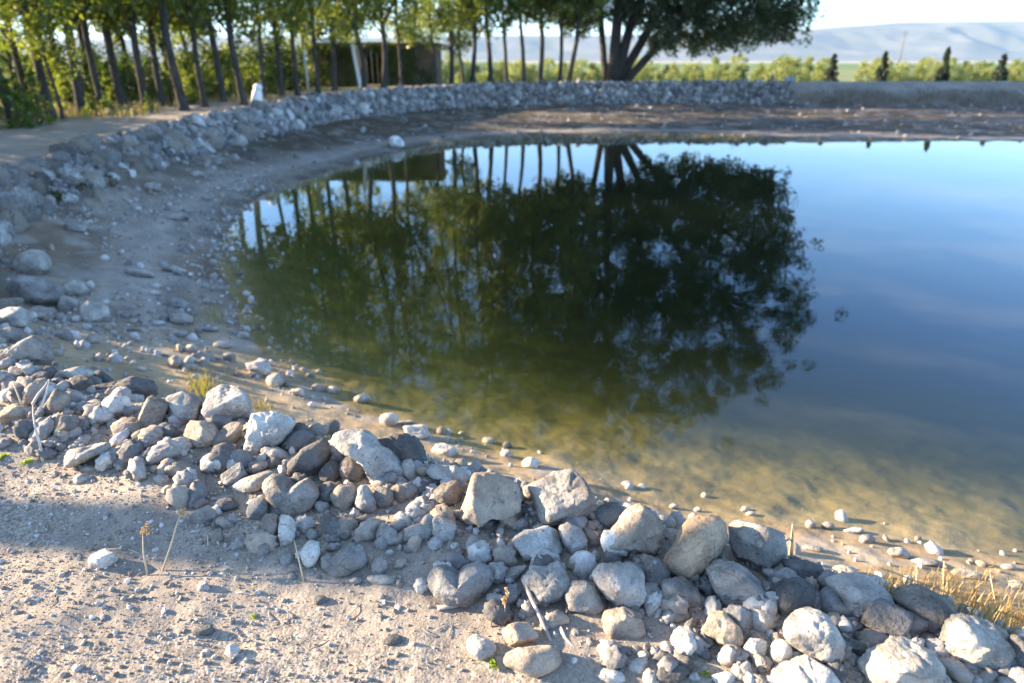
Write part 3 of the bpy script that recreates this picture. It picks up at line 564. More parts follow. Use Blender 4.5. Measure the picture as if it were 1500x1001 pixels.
 ((298, 925, 32, 18), 0, 'a', 'd', 'dark clod lying in a dip of the gravel path'),
 ((113, 980, 16, 12), 0, 'r', 'l', 'tiny pale stone at the bottom left of the gravel'),
 ((468, 880, 24, 14), 0, 'a', 'd', 'small dark stone on sunlit gravel below the white oval stone'),
 ((575, 938, 30, 16), 0, 'a', 'd', 'dark flat clod on gravel left of the white faced stone'),
 ((299, 860, 20, 16), 20, 'a', 'l', 'small grey stone on gravel below the dry weed stalks'),
]
for b, rot, kd, cl, lab in small: rock(lab, cl, kd, box=b, rot=rot)
beach_st = [
 ((380, 541, 34, 28), -10, 'a', 'w', 'white pointed stone on the mud near the pond edge'),
 ((403, 558, 26, 24), 10, 'r', 'p', 'round cream stone just below the white pointed stone'),
 ((530, 584, 25, 15), 0, 'a', 'l', 'pale stone at the water edge left of the sunny beach'),
 ((466, 569, 22, 13), 0, 'a', 'l', 'small pale stone between round cream stone and water edge stone'),
 ((488, 572, 18, 13), 10, 'r', 'l', 'smaller pale stone close right of another on the mud'),
 ((264, 467, 36, 19), 5, 'r', 'l', 'flat rounded pale stone in the middle of the mud'),
 ((240, 466, 14, 14), 0, 'r', 'b', 'small blue grey stone touching the flat rounded mud stone'),
 ((262, 445, 28, 14), 25, 's', 'b', 'thin tilted stone above the flat rounded mud stone'),
 ((228, 430, 15, 9), 0, 'r', 'w', 'tiny white stone on mud, lower of two stacked specks'),
 ((229, 419, 12, 8), 0, 'r', 'w', 'tiny white stone on mud, upper of two stacked specks'),
 ((303, 442, 12, 10), 0, 'r', 'l', 'tiny pale stone right of the thin tilted stone'),
 ((326, 505, 30, 14), 0, 'r', 'l', 'pale oval stone by the water edge above the sunny streak'),
 ((308, 482, 28, 10), 5, 's', 'l', 'flat thin pale stone near the left tip of the pond'),
 ((357, 492, 18, 12), 0, 'r', 'l', 'small pale stone at the left tip of the pond'),
 ((213, 486, 11, 9), 15, 'r', 'w', 'tiny bright stone above the sunlit dirt streak'),
 ((112, 423, 36, 24), 15, 'a', 'l', 'pale rock with white corner on mud below left bank'),
 ((133, 420, 12, 18), 0, 'a', 'w', 'small white stone touching the pale corner rock'),
 ((135, 497, 18, 20), 20, 'p', 'l', 'rough pale stone on mud right of the big pointed slab'),
 ((168, 517, 10, 9), 0, 'r', 'w', 'tiny white stone on dark mud above the long dark boulder'),
 ((277, 538, 24, 12), 0, 'r', 'l', 'pale stone on mud above the pale barrel boulder'),
 ((336, 524, 20, 14), 5, 'r', 'l', 'grey stone on mud below the pale oval water edge stone'),
 ((437, 574, 22, 12), 15, 'a', 'l', 'broken pale stone on the mud right of the round cream stone'),
 ((279, 512, 22, 14), -20, 'a', 'p', 'cream stone lying on the sunlit dirt streak'),
 ((258, 530, 22, 20), -15, 'a', 'l', 'pale stone below the sunlit dirt streak'),
 ((207, 541, 14, 8), 0, 'r', 'l', 'tiny pale stone on mud above the white hooded rock'),
 ((1022, 747, 12, 9), 0, 'r', 'w', 'tiny white beach stone above the tan oval boulder'),
 ((1092, 746, 14, 8), 0, 'r', 'w', 'white pebble pair left one on beach by the water'),
 ((1100, 753, 15, 7), 5, 's', 'w', 'white flat pebble above the cream cornered boulder'),
 ((1032, 726, 10, 9), 0, 'r', 'w', 'tiny white stone at the water edge above tan oval boulder'),
 ((1187, 769, 14, 14), 0, 'r', 'l', 'pale stone at the edge of the shaded beach strip'),
 ((1213, 771, 18, 13), 0, 'r', 'p', 'cream stone right of another on the shaded beach edge'),
 ((1250, 777, 30, 8), 0, 's', 'w', 'line of white flat stone along the right water edge'),
 ((1271, 791, 24, 15), 0, 'a', 'l', 'grey stone on the shaded beach above the dry grass'),
 ((1317, 811, 34, 19), 5, 'a', 'l', 'rough pale stone standing behind the dry grass'),
 ((1357, 824, 44, 11), 5, 's', 'l', 'long flat pale stone right behind the dry grass'),
 ((1190, 804, 30, 9), 5, 's', 'l', 'thin pale stone behind the straw stalk'),
 ((1238, 835, 36, 12), 8, 's', 'l', 'flat pale stone right of the dark slab'),
 ((1415, 842, 40, 12), 5, 's', 'p', 'long cream stone among the dry grass at right'),
 ((1478, 831, 20, 10), 0, 'r', 'l', 'small pale stone at right edge of the beach'),
 ((1490, 857, 24, 12), 0, 'a', 'p', 'cream stone at the right edge above the dry grass'),
 ((743, 653, 14, 12), 0, 'r', 'd', 'dark pebble on the sunny beach near the water'),
 ((742, 665, 18, 13), 0, 'r', 'w', 'white pebble just below the dark beach pebble'),
 ((715, 646, 18, 11), 0, 'a', 'p', 'cream pebble at the water edge left of white pebble'),
 ((918, 709, 16, 9), 0, 'r', 'w', 'white pebble on the beach above the tan wedge boulder'),
 ((940, 713, 14, 9), 0, 'r', 'p', 'cream pebble right of the white pebble above tan wedge'),
 ((987, 742, 14, 8), 0, 'r', 'l', 'pale pebble on the beach left of the tan oval boulder'),
 ((581, 210, 24, 20), 20, 'r', 'w', 'bright white boulder at the far left water edge'),
 ((238, 243, 11, 11), 0, 'r', 'w', 'white stone on the beach at foot of left stone bank'),
 ((290, 256, 20, 10), 0, 'a', 'l', 'pale stone on the mud below the left stone bank'),
 ((225, 275, 26, 14), 0, 'a', 'l', 'pale cluster stone on the green tinged mud'),
 ((300, 290, 22, 10), 0, 'a', 'l', 'pale stone on mud left of the reflected trunks'),
 ((262, 318, 28, 12), 0, 's', 'l', 'flat pale stone on the dried rim of the pond'),
 ((110, 335, 30, 14), 0, 'a', 'l', 'pale stone half sunk in mud right of the left bank'),
 ((205, 400, 44, 14), 8, 's', 'l', 'long flat pale stone on the mud bank'),
 ((255, 395, 36, 12), 10, 's', 'l', 'flat light stone right of the long flat stone'),
 ((538, 243, 14, 12), 0, 'r', 'l', 'pale stone in the shallow water below the white boulder'),
]
for b, rot, kd, cl, lab in beach_st:
    o = rock(lab, cl, kd, box=b, rot=rot, sink=.32, group='loose stones on the beach')
    if lab.startswith('bright white boulder'): o.color = (.82, .82, .80, .2)
o = rock('tall white oval rock set in the far stone bank', 'w', 'r', box=(533, 161, 16, 22), sink=.35, group='rocks of the stone bank')
N_FRONT = len(rocks_px)
# ------------------------------------------------------------------ trees
def lens_leaves(C, size, rs, tints, droop=.3, asp=.5):
    """one rhombic leaf per row of C"""
    n = len(C); a = rs.randn(n, 3); a[:, 2] -= droop; a /= np.linalg.norm(a, axis=1)[:, None]
    b = np.cross(a, rs.randn(n, 3)); b /= np.linalg.norm(b, axis=1)[:, None]; s = (size*rs.uniform(.6, 1.35, n))[:, None]
    V = np.stack([C-a*s*.5, C+b*s*.5*asp, C+a*s*.5, C-b*s*.5*asp], 1).reshape(-1, 3)
    return V, np.arange(4*n).reshape(-1, 4), np.repeat(tints, 4, 0)
GREEN_A = np.array([.070, .105, .016]); GREEN_B = np.array([.22, .25, .036]); WIL_A = np.array([.036, .052, .018]); WIL_B = np.array([.08, .105, .036])
def leaf_mesh(name, cl, size, seed, ca, cb, mat=None, flat=1.0, droop=.3, asp=.55):
    """cl: rows of x, y, z, radius, count"""
    rs = np.random.RandomState(seed); cs = []; ts = []
    for x, y, z, r, n in cl:
        n = int(n); d = rs.randn(n, 3); d /= np.linalg.norm(d, axis=1)[:, None]; q = r*rs.rand(n)**.45
        p = d*q[:, None]; p[:, 2] *= flat; cs.append(p+np.array([x, y, z])); m = np.clip(rs.rand()*.6+rs.rand(n)*.5, 0, 1)
        ts.append(ca[None]*(1-m[:, None])+cb[None]*m[:, None])
    V, Q, T = lens_leaves(np.concatenate(cs), size, rs, np.concatenate(ts), droop, asp)
    return mk_mesh(name, V, Q, mat or LEAF, False, T)
def poplar_meshes(seed, Ht, r0, fork=False):
    rs = np.random.RandomState(seed); mb = MB(); cl = []
    zz = np.array([0, .12, .4, 1, 1.6, 2.3, 3, 3.8, 4.6, 5.6, 6.8, 8, 9.5, 11, 13, Ht]); ph = rs.rand(2)*6
    wob = lambda z: np.array([.17*math.sin(z*.75+ph[0])*min(1, z/2), .17*math.sin(z*.62+ph[1])*min(1, z/2)])
    tp = np.array([[*wob(z), z] for z in zz]); tr = r0*np.maximum(.04, (1-zz/(Ht+.5))**.85); tr[0] *= 1.5; tr[1] *= 1.28; tr[2] *= 1.1
    mb.tube(tp, tr, 12)
    def limb(p, az, el, L, r, n=6, up=.5):
        pts = [p]; e = el
        for i in range(n-1):
            e = min(1.45, e+up/(n-1)); a = az+rs.uniform(-.2, .2); pts.append(pts[-1]+np.array([math.cos(a)*math.cos(e), math.sin(a)*math.cos(e), math.sin(e)])*L/(n-1))
        mb.tube(pts, r*np.linspace(1, .18, n), 6); return np.array(pts)
    if fork:
        p = limb(np.array([*wob(2.1), 2.1]), rs.rand()*6.3, .95, 7.5, r0*.62, 8, .45)
        for q in p[3:]:
            for k in range(3): cl.append((*(q+rs.randn(3)*.5), rs.uniform(.45, .8), 75))
    for i in range(12):
        z = rs.uniform(1.7, 3.6); p = limb(np.array([*wob(z), z]), i*2.4+rs.rand(), rs.uniform(.1, .7), rs.uniform(.9, 1.7), r0*.16, 5, .35)
        for q in p[1:]: cl.append((*(q+rs.randn(3)*.14), rs.uniform(.22, .45), 32))
    nl = 30
    for i in range(nl):
        f = (i+rs.rand())/nl; z = 1.75+f*(Ht*.88-1.75); L = (1.5+1.3*math.sin(PI*min(1, f*.9+.15)))*rs.uniform(.75, 1.2); az = i*2.4+rs.uniform(-.4, .4)
        p = limb(np.array([*wob(z), z]), az, rs.uniform(.35, .85), L, r0*.34*(1-f*.6), 6, .5)
        low = z < 4.2
        for j, q in enumerate(p[2:]):
            if rs.rand() < (.12 if low else .42): continue
            cl.append((*(q+rs.randn(3)*.16), rs.uniform(.30, .60) if low else rs.uniform(.34, .68), 46 if low else 80))
        if not low:
            for k in range(3): cl.append((*(p[2]*(1-.5*rs.rand())+p[-1]*0+np.array([0, 0, 0])+rs.randn(3)*.01), .05, 1))
            if rs.rand() < .6: cl.append((*(np.array([*wob(z), z])+rs.randn(3)*np.array([.9, .9, .5])), .5, 60))
        if z < 5 and rs.rand() < .8:
            q = p[3]; e = q+np.array([rs.uniform(-.5, .5), rs.uniform(-.5, .5), -rs.uniform(.4, 1.0)]); mb.tube([q, (q+e)/2+np.array([0, 0, .08]), e], [.014, .009, .004], 4)
            for k in range(3): cl.append((*(q+(e-q)*(.35+.32*k)), .24, 22))
    for k in range(10): cl.append((*(np.array([*wob(Ht), Ht-.2*k])+rs.randn(3)*np.array([.35, .35, .2])), .6, 50))
    return mb.mesh('poplar_trunk', BARK, True), leaf_mesh('poplar_crown', cl, .15, seed+1, GREEN_A, GREEN_B)
POP = [poplar_meshes(201, 16.5, .108), poplar_meshes(202, 17.5, .098), poplar_meshes(203, 15.5, .112, True), poplar_meshes(204, 18, .102), poplar_meshes(205, 16, .106, True), poplar_meshes(206, 14, .075)]
def poplar(label, P, var, s, lean=0.0, rz=None, group='poplars in a row along the bank'):
    t = thing('poplar_tree', label, 'tree', P, group); t.rotation_euler = (RS.uniform(-.03, .03), lean+(0 if abs(lean) > .03 else RS.uniform(-.025, .025)), 0.0 if abs(lean) > .03 else RS.uniform(0, 6.28)); t.scale = (s, s, s*RS.uniform(1.02, 1.2))
    a = link('trunk', POP[var][0], t); b = link('crown', POP[var][1], t); return t
GZ = lambda p: np.array([p[0], p[1], H1(p[0], p[1])-.03])
def on_bank(u, Y):
    x = (u-750)/F*0; d = ray(u, 140); k = Y/d[1]; return GZ((d[0]*k, Y))
# u of the trunk's foot, distance, variant, trunk scale, lean, label
trees = [
 (12, 17.6, 0, 1.0, .0, 'poplar trunk at the left photo edge, half hidden by bright weeds'),
 (68, 18.6, 3, 1.05, -.05, 'leaning dark poplar, second trunk from the left edge'),
 (84, 18.2, 5, .55, .03, 'thin crooked young poplar in front of thick trunks, far left'),
 (116, 19.6, 2, 1.1, .0, 'thick poplar trunk just right of the thin crooked young tree'),
 (148, 20.6, 1, .95, -.02, 'poplar between two thicker trunks, right of thin young tree'),
 (178, 21.5, 4, 1.1, -.04, 'thick dark leaning poplar, sixth trunk left of white post'),
 (211, 20.8, 1, 1.0, -.02, 'poplar with grass at its foot, fifth trunk left of white post'),
 (237, 22.8, 3, .95, .0, 'poplar set back behind others, fourth trunk left of white post'),
 (266, 20.9, 0, 1.1, -.01, 'thick straight poplar, third trunk left of the white post'),
 (298, 22.2, 1, .85, .0, 'slim poplar, second full trunk left of the white post'),
 (325, 24.5, 4, 1.0, .0, 'forked poplar set back left of the white post'),
 (355, 22.8, 0, 1.0, .0, 'straight poplar standing directly left of the white post'),
 (388, 25.5, 5, .9, .0, 'thin poplar standing directly right of the white post'),
 (413, 27.0, 3, .95, .02, 'poplar second to the right of the white post'),
 (436, 27.5, 5, 1.1, .0, 'slim poplar directly left of the pale timber post'),
 (467, 28.5, 1, .9, .0, 'poplar directly right of the pale timber post'),
 (491, 31.0, 2, .95, .0, 'forked poplar in front of the left half of the shed'),
 (535, 32.0, 4, 1.1, -.02, 'forked poplar right beside the slanted white board'),
 (563, 33.0, 2, 1.15, .0, 'thick forked poplar in front of the middle of the shed'),
 (589, 34.0, 5, 1.0, .0, 'slim poplar in front of right half of the shed'),
 (637, 37.0, 3, .9, .0, 'poplar standing at the right end of the shed'),
 (662, 38.6, 1, 1.15, .0, 'first dark poplar clear of the shed on its right'),
 (693, 39.2, 0, 1.15, .0, 'second dark poplar to the right of the shed'),
 (719, 39.8, 3, 1.3, .0, 'thickest dark poplar midway between shed and big willow'),
 (742, 40.2, 5, 1.35, .0, 'thin poplar right of the thickest midway trunk'),
 (766, 40.6, 5, 1.5, .0, 'thin poplar, second right of the thickest midway trunk'),
 (790, 41.0, 1, 1.35, .0, 'stout dark poplar, third right of the thickest midway trunk'),
 (819, 41.0, 5, 1.4, .06, 'thin leaning poplar, second trunk left of the willow'),
 (832, 40.6, 0, 1.2, .10, 'leaning poplar next to the willow on its left'),
]
anchors = []
for u, Y, var, s, lean, lab in trees:
    d = ray(u, 140); k = Y/d[1]; P = GZ((d[0]*k, Y)); poplar(lab, P, var, s, lean); anchors.append((u, lab))
# second row behind, seen between the front trunks
for u, Y, var, s, lab in [(40, 22.5, 3, 1.0, 'back row poplar between the two trunks nearest the left edge'), (98, 25, 1, 1.0, 'back row poplar seen between thin young tree and thick trunk'),
                          (135, 27, 0, .95, 'back row poplar left of the poplar between thicker trunks'), (196, 28, 4, .9, 'back row poplar right of the thick dark leaning trunk'),
                          (252, 29, 3, .9, 'back row poplar left of the thick straight third trunk'), (282, 32, 1, .9, 'back row poplar between the thick straight and slim trunks'),
                          (448, 37, 3, .9, 'back row poplar behind the pale timber post'), (512, 43, 0, .9, 'back row poplar rising behind the left half of shed'),
                          (610, 44, 1, .9, 'back row poplar rising behind the right half of shed'), (679, 44, 4, .9, 'back row poplar between the first and second trunks right of shed')]:
    d = ray(u, 140); k = Y/d[1]; poplar(lab, GZ((d[0]*k, Y)), var, s, 0, None, 'poplars of the back row')
for x, y, var in [(-12.6, 15.4, 1), (-13.8, 13.4, 0), (-12.4, 11.6, 3), (-16.5, 14, 2), (-14.8, 11.0, 0), (-12.2, 9.6, 1)]:
    poplar('poplar of the row continuing beyond the left edge of the photo', GZ((x, y)), var, 1.0, 0, None, 'poplars beyond the left edge')

def willow():
    rs = np.random.RandomState(77); d = ray(893, 140); Y = 43.0; base = GZ((d[0]*Y/d[1], Y)); t = thing('willow_tree', 'big dark many stemmed willow leaning right over the far bank', 'tree', base)
    mb = MB(); cl = []
    lobes = [((0, 0, 16.5), (5.6, 5, 7.0), 1.5), ((5, 0, 14.5), (6.0, 5, 6.2), 1.5), ((9.2, 0, 12.6), (4.8, 4, 5.0), 1.7), ((6, 0, 8.6), (5.6, 5, 4.2), 1.5), ((-3.4, 0, 12.0), (4.4, 4, 8.0), 1.5), ((-2.4, 0, 6.4), (3.0, 3.2, 3.0), 1.4), ((1.2, 0, 8.2), (3.2, 3, 3.6), 1.3), ((8.6, -1, 6.6), (3.6, 3.4, 3.0), 2), ((2.5, 1, 8), (4, 4, 4), 1.2), ((6.3, -.5, 4.6), (4.4, 3.4, 1.9), 3), ((2.6, 0, 5.4), (2.8, 3, 1.8), 1.6)]
    cent = []
    for (c, r, dn) in lobes:
        n = int(2.5*dn*(r[0]*r[1]*r[2])**(2/3.))
        for k in range(n):
            q = rs.randn(3); q /= np.linalg.norm(q); q *= rs.uniform(.45, 1.0)**.6; p = np.array(c)+q*np.array(r)
            if p[2] > 2.6+max(0, (p[0]-6)*.12) and not (p[2] < 3.9 and p[0] < 1.2): cent.append(p)
    stems = []
    for ang, L, tilt, r in [(-.08, 18, .03, .32), (.02, 16, .34, .30), (.1, 14, .62, .28), (-.15, 12, .90, .24), (.3, 15, -.14, .20)]:
        pts = [np.array([tilt*.45, ang*1.5, 0.0])]; e = tilt
        for i in range(9):
            e2 = e*(.75+.06*i)+rs.uniform(-.06, .06); pts.append(pts[-1]+np.array([math.sin(e2), ang*.4, math.cos(e2)])*L/9)
        mb.tube(pts, r*np.linspace(1.1, .22, 10), 9); stems.append(np.array(pts))
    allp = np.concatenate([s[3:] for s in stems])
    for c in cent:
        dd = np.linalg.norm(allp-c, axis=1)+.35*np.maximum(0, allp[:, 2]-c[2]+1); q = allp[np.argmin(dd)]
        m = (q+c)/2+rs.randn(3)*.35; m[2] += .35
        if rs.rand() < .7: mb.tube([q, m, c], [.05+.008*np.linalg.norm(c-q), .035, .012], 5)
        cl.append((*c, rs.uniform(.55, .95), 140))
        e = c+rs.randn(3)*.9; cl.append((*e, .5, 60))
    for k in range(60):
        x = rs.uniform(2.2, 10.4); z = 3.3+max(0, (x-5)*.13)+rs.uniform(-.2, .8); y = rs.uniform(-2.5, 2.5)
        for j in range(3): cl.append((x+rs.uniform(-.3, .3), y, z-j*.5, .42, 50))
    for k in range(42):
        x = rs.uniform(-4.2, 2.4); z = 4.3+rs.uniform(-.3, 1.0); y = rs.uniform(-2.5, 2.5)
        for j in range(3): cl.append((x+rs.uniform(-.3, .3), y, z-j*.45, .40, 44))
    link('trunk', mb.mesh('willow_trunk', BARK2, True), t)
    link('crown', leaf_mesh('willow_crown', cl, .19, 78, WIL_A, WIL_B), t)
willow()

# ------------------------------------------------------------------ shrubs, hedge plants, orchard
def shrub_mesh(seed, w, h, n, leaf, ca, cb, shape='dome'):
    rs = np.random.RandomState(seed); cl = []; mb = MB()
    for k in range(n):
        a = rs.rand()*6.283; f = rs.rand()
        rad = w*.5*((1-f**2.2) if shape == 'dome' else (1-f)*.9+.08 if shape == 'cone' else (.75+.25*math.sin(PI*f)))*math.sqrt(rs.rand())
        c = np.array([math.cos(a)*rad, math.sin(a)*rad, h*(.06+.9*f)]); cl.append((*c, .16*w*rs.uniform(.7, 1.3)*(.8*(1.3-f) if shape == 'cone' else 1), 46))
        if k % 3 == 0: mb.tube([np.array([c[0]*.15, c[1]*.15, 0]), c*np.array([.5, .5, .55]), c], [.03*w/2, .02*w/2, .006], 4)
    return mb.mesh('shrub_stems', BARK, True), leaf_mesh('shrub_leaves', cl, leaf, seed+3, ca, cb)
def put(name, label, cat, P, meshes, s=1.0, group=None, parts=('stem', 'foliage'), rz=None, sz=None):
    t = thing(name, label, cat, P, group); t.scale = (s, s, s if sz is None else sz); t.rotation_euler[2] = RS.uniform(0, 6.28) if rz is None else rz
    for nme, me in zip(parts, meshes): link(nme, me, t)
    return t
YG_A = np.array([.12, .17, .025]); YG_B = np.array([.24, .29, .05]); DG_A = np.array([.03, .05, .012]); DG_B = np.array([.07, .11, .022])
WEED = [shrub_mesh(301, 1.0, 1.7, 30, .11, YG_A*.8, YG_B*.8, 'cone'), shrub_mesh(302, 1.3, 1.3, 30, .11, YG_A*.8, YG_B*.75, 'cone')]
BUSH = [shrub_mesh(303, 2.6, 1.7, 70, .11, DG_A, DG_B), shrub_mesh(304, 2.4, 1.5, 60, .11, GREEN_A, GREEN_B)]
def at_dist(u, Y):
    d = ray(u, 140); k = Y/d[1]; return GZ((d[0]*k, Y))
for u, Y, m, s, lab in [(4, 15.9, 0, .85, 'bright green tall weed clump at the left photo edge'), (34, 16.2, 1, .7, 'bright green weed clump below the second trunk from left'), (52, 16.8, 0, .75, 'bright weed clump left of the thin crooked young tree'),
                        (152, 19.8, 1, .5, 'low bright weeds at the foot of poplar between thicker trunks'), (128, 19.4, 1, .45, 'low bright weeds right of the thick poplar trunk'), (215, 19.9, 0, .35, 'small weed tuft before the fifth trunk left of white post'), (64, 20.5, 0, .9, 'bright tall weeds behind the leaning second trunk from left'), (100, 21.5, 1, 1.0, 'bright weeds between the thin crooked tree and thick trunk'), (165, 22.5, 0, .8, 'bright weeds left of the thick dark leaning poplar'), (195, 23.5, 1, 1.0, 'bright weeds right of the thick dark leaning poplar'), (250, 23.5, 0, .8, 'bright weeds left of the third trunk before the white post'), (281, 24, 1, 1.0, 'bright weeds between third and second trunks left of white post'), (340, 26, 0, .8, 'bright weeds between forked and straight poplars by white post'), (404, 29, 1, 1.1, 'bright weeds right of the thin poplar beside white post')]:
    put('weed_clump', lab, 'weeds', at_dist(u, Y), WEED[m], s, 'bright weeds at the edge of the grove')
for u, Y, m, s, lab in [(25, 24, 0, 1.2, 'dark bush behind the trunks nearest the left edge'), (80, 26, 1, 1.2, 'green bush behind the thin crooked young tree'), (140, 27, 0, 1.1, 'dark bush between thick poplar and dark leaning poplar'), (190, 25, 0, .95, 'dark bush at foot of the thick dark leaning poplar'),
                        (172, 23.5, 0, .8, 'small dark bush hugging the dark leaning trunk'), (226, 28, 0, .9, 'dark bush behind fourth trunk left of white post'), (283, 27, 1, 1.1, 'green bush behind the slim second trunk'), (312, 29, 1, 1.25, 'green bush left of the forked poplar near white post'), (345, 30, 1, 1.2, 'green bush just behind the straight poplar by white post'),
                        (372, 33, 1, 1.2, 'light green bush directly behind the white post'), (402, 33, 0, 1.3, 'dark bush between the white post and pale timber post'), (428, 34, 1, 1.35, 'leafy bush left of the pale timber post')]:
    put('bush', lab, 'bush', at_dist(u, Y), BUSH[m], s, 'bushes behind the poplars')
for x, y, sc in [(-12.6, 7.9, 1.5), (-13.4, 9.3, 1.6), (-12.8, 10.8, 1.4), (-13.6, 12.4, 1.5), (-15.2, 8.6, 1.5), (-14.6, 13.8, 1.5), (-14.9, 15.3, 1.6), (-15.4, 16.8, 1.6), (-16.6, 18.6, 1.7)]:  # unseen bushes added to block low sun from beach and road
    put('bush', 'tall green bush added as low sun blocker beyond the left edge of the photo', 'bush', GZ((x, y)), BUSH[1], sc, 'added bushes beyond the left edge')
ORCH = [shrub_mesh(310+k, 2.3, 2.55+.2*k, 46, .17, np.array([.15, .18, .055]), np.array([.29, .31, .12]), 'col' if k % 2 else 'dome') for k in range(4)]
k = 0
for row, Y0 in enumerate((66, 78, 92)):
    for j in range(-22, 90):
        X = j*1.5+row*.8+RS.uniform(-.5, .5); Y = Y0+RS.uniform(-1, 1)+.05*X; u, v, tt = px((X, Y, 1))
        if not (560 < u < 1700): continue
        if abs(u-1238) < 18 or (u < 660 and row < 1): continue
        if row == 2 and j % 2: continue
        put('orchard_bush', 'pale yellow green orchard bush in the rows beyond the far bank', 'bush', GZ((X, Y)), ORCH[k % 4], RS.uniform(.66, .9)+.12*row, 'orchard bushes beyond the far bank'); k += 1
CON = shrub_mesh(330, 1.5, 3.0, 110, .15, np.array([.018, .03, .02]), np.array([.04, .06, .035]), 'cone')
for u, s, sz, lab in [(1213, 1.1, 1.15, 'small dark conifer left of the gap in the orchard rows'), (1286, .95, 1.2, 'dark conifer between the orchard gap and the distant utility pole'), (1374, 1.0, 1.28, 'tallest dark conifer, right of the distant utility pole'), (1457, 1.15, 1.15, 'dark conifer nearest the right photo edge')]:
    put('conifer', lab, 'tree', at_dist(u, 50), CON, s, 'small conifers beyond the far bank', ('trunk', 'crown'), None, sz)

put('bush', 'taller olive bush rising from the orchard band right of the dark stake', 'bush', at_dist(1141, 52), ORCH[3], .98)
# ------------------------------------------------------------------ shed, posts and poles
def shed():
    Y = 37.5; dl, dr = ray(457, 140), ray(641, 140); xl, xr = dl[0]*Y/dl[1], dr[0]*Y/dr[1]; w = xr-xl; cx = (xl+xr)/2; z0 = H1(cx, Y); D = 3.0; hgt = 2.08
    t = thing('shed', 'low flat roofed shed overgrown with dark green vines behind the trunks', 'shed', (cx, Y+D/2, z0))
    link('roof', MB().box((0, 0, hgt-.06), (w+.3, D+.3, .12)).mesh('shed_roof', WOODD), t)
    b = MB(); n = 22
    for i in range(n): b.box((-w/2+(i+.5)*w/n, D/2-.05, (hgt-.12)/2), (w/n-.015, .03, hgt-.13))
    link('back_wall', b.mesh('shed_back', WOODD), t)
    for sx in (-1, 1):
        b = MB()
        for i in range(9): b.box((sx*(w/2-.03), -D/2+.1+(i+.5)*(D-.2)/9, (hgt-.12)/2), (.03, (D-.2)/9-.015, hgt-.13))
        link('side_wall', b.mesh('shed_side', WOODD), t)
    m = 12
    for lo, hi in ((0, .44), (.60, 1)):
        b = MB()
        for i in range(m):
            f = (i+.5)/m
            if lo < f < hi: b.box((-w/2+f*w, -D/2+.05, (hgt-.12)/2), (w/m-.002, .03, hgt-.13))
        link('front_wall', b.mesh('shed_front', WOODD), t)
    for x in (-w/2+.06, -w/4, -.06*w, .12*w, w/4, w/2-.06): link('post', MB().box((x, -D/2-.02, (hgt-.12)/2), (.1, .1, hgt-.125)).mesh('shed_post', WOODD), t)
    rs = np.random.RandomState(9); cl = []
    for k in range(170):
        x = rs.uniform(-w/2, w/2); z = rs.uniform(.15, hgt-.1)
        if .42*w-w/2 < x < .60*w-w/2 and z < 1.45: continue
        if x > .33*w and rs.rand() < .35: continue
        cl.append((x, -D/2-.16-rs.rand()*.3, z, .28, 60))
    link('vines', leaf_mesh('shed_vines', cl, .11, 10, np.array([.04, .06, .012]), np.array([.12, .15, .025])), t)
shed()
P = at_dist(526, 33.5); b = MB().box((0, 0, .95), (.16, .05, 1.95), 0, -.12)
tag(link('plank', b.mesh('plank', WHITE), None, P), 'slanted white board leaning beside a forked trunk before the shed', 'board')
P = at_dist(452, 27.0); b = MB().tube([(0, 0, -.1), (.01, 0, .8), (-.02, 0, 1.62)], [.055, .052, .045], 10)
tag(link('timber_post', b.mesh('timber_post', WOODP, True), None, P), 'pale bare timber post standing in front of the shed corner', 'post')
d = ray(377, 146); P = GZ((d[0]*23.0/d[1], 23.0)); t = thing('marker_post', 'small bright white post with rounded cap leaning right by the path', 'post', P)
link('shaft', MB().tube([(-.05, 0, -.05), (-.03, 0, .1), (.03, 0, .42), (.05, 0, .47)], [.175, .175, .14, .11], 16).mesh('marker_shaft', WHITE, True), t)
link('cap', MB().tube([(.045, 0, .44), (.055, 0, .48), (.07, 0, .56), (.08, 0, .63), (.085, 0, .66)], [.09, .125, .135, .10, .03], 16).mesh('marker_cap', WHITE, True), t)
def simple(name, lab, cat, u, Y, mesh): return tag(link(name, mesh, None, at_dist(u, Y)), lab, cat)
simple('stake', 'dark thin stake on the far bank right of the willow', 'stake', 1128, 40.5, MB().tube([(0, 0, -.1), (0.01, 0, .3), (0, 0, .55)], [.09, .085, .08], 10).mesh('stake', WOODD, True))
t = thing('valve_box', 'pale grey valve box with a lid on the far bank right of stake', 'box', at_dist(1153, 40.5))
link('body', MB().box((0, 0, .17), (.46, .40, .42)).mesh('valve_body', GREYM), t); link('lid', MB().box((0, 0, .405), (.54, .48, .05)).mesh('valve_lid', GREYM), t)
simple('grey_post', 'short grey post on the far bank left of a dark conifer', 'post', 1200, 41.5, MB().tube([(0, 0, -.1), (0, 0, .2), (0, 0, .34), (0, 0, .37)], [.13, .13, .13, .05], 12).mesh('grey_post', GREYM, True))
def pole(lab, P, hgt, r, arms):
    t = thing('utility_pole', lab, 'pole', P); link('pole', MB().tube([(0, 0, -.3), (0, 0, hgt*.5), (0, 0, hgt)], [r*1.15, r, r*.8], 14).mesh('pole', POLEM, True), t)
    for z, w in arms: link('crossarm', MB().box((0, -r-.06, z), (w, .12, .14)).mesh('crossarm', POLEM), t)
P = at(1318, 85, -1.0); d = ray(1318, 87); P = GZ((d[0]*300/d[1], 300)); pole('faint utility pole far out in the fields before the hills', P, 14, .26, [(13.2, 2.6), (12.2, 2.6)])
mid = (at(300, 790, 0)+at(700, 845, 0))/2; q = mid[:2]+SUN[:2]/np.linalg.norm(SUN[:2])*11.0
pole('wooden utility pole outside the left edge whose shadow crosses the gravel', (q[0], q[1], 0.0), 10.5, .135, [(10.0, 1.8)])

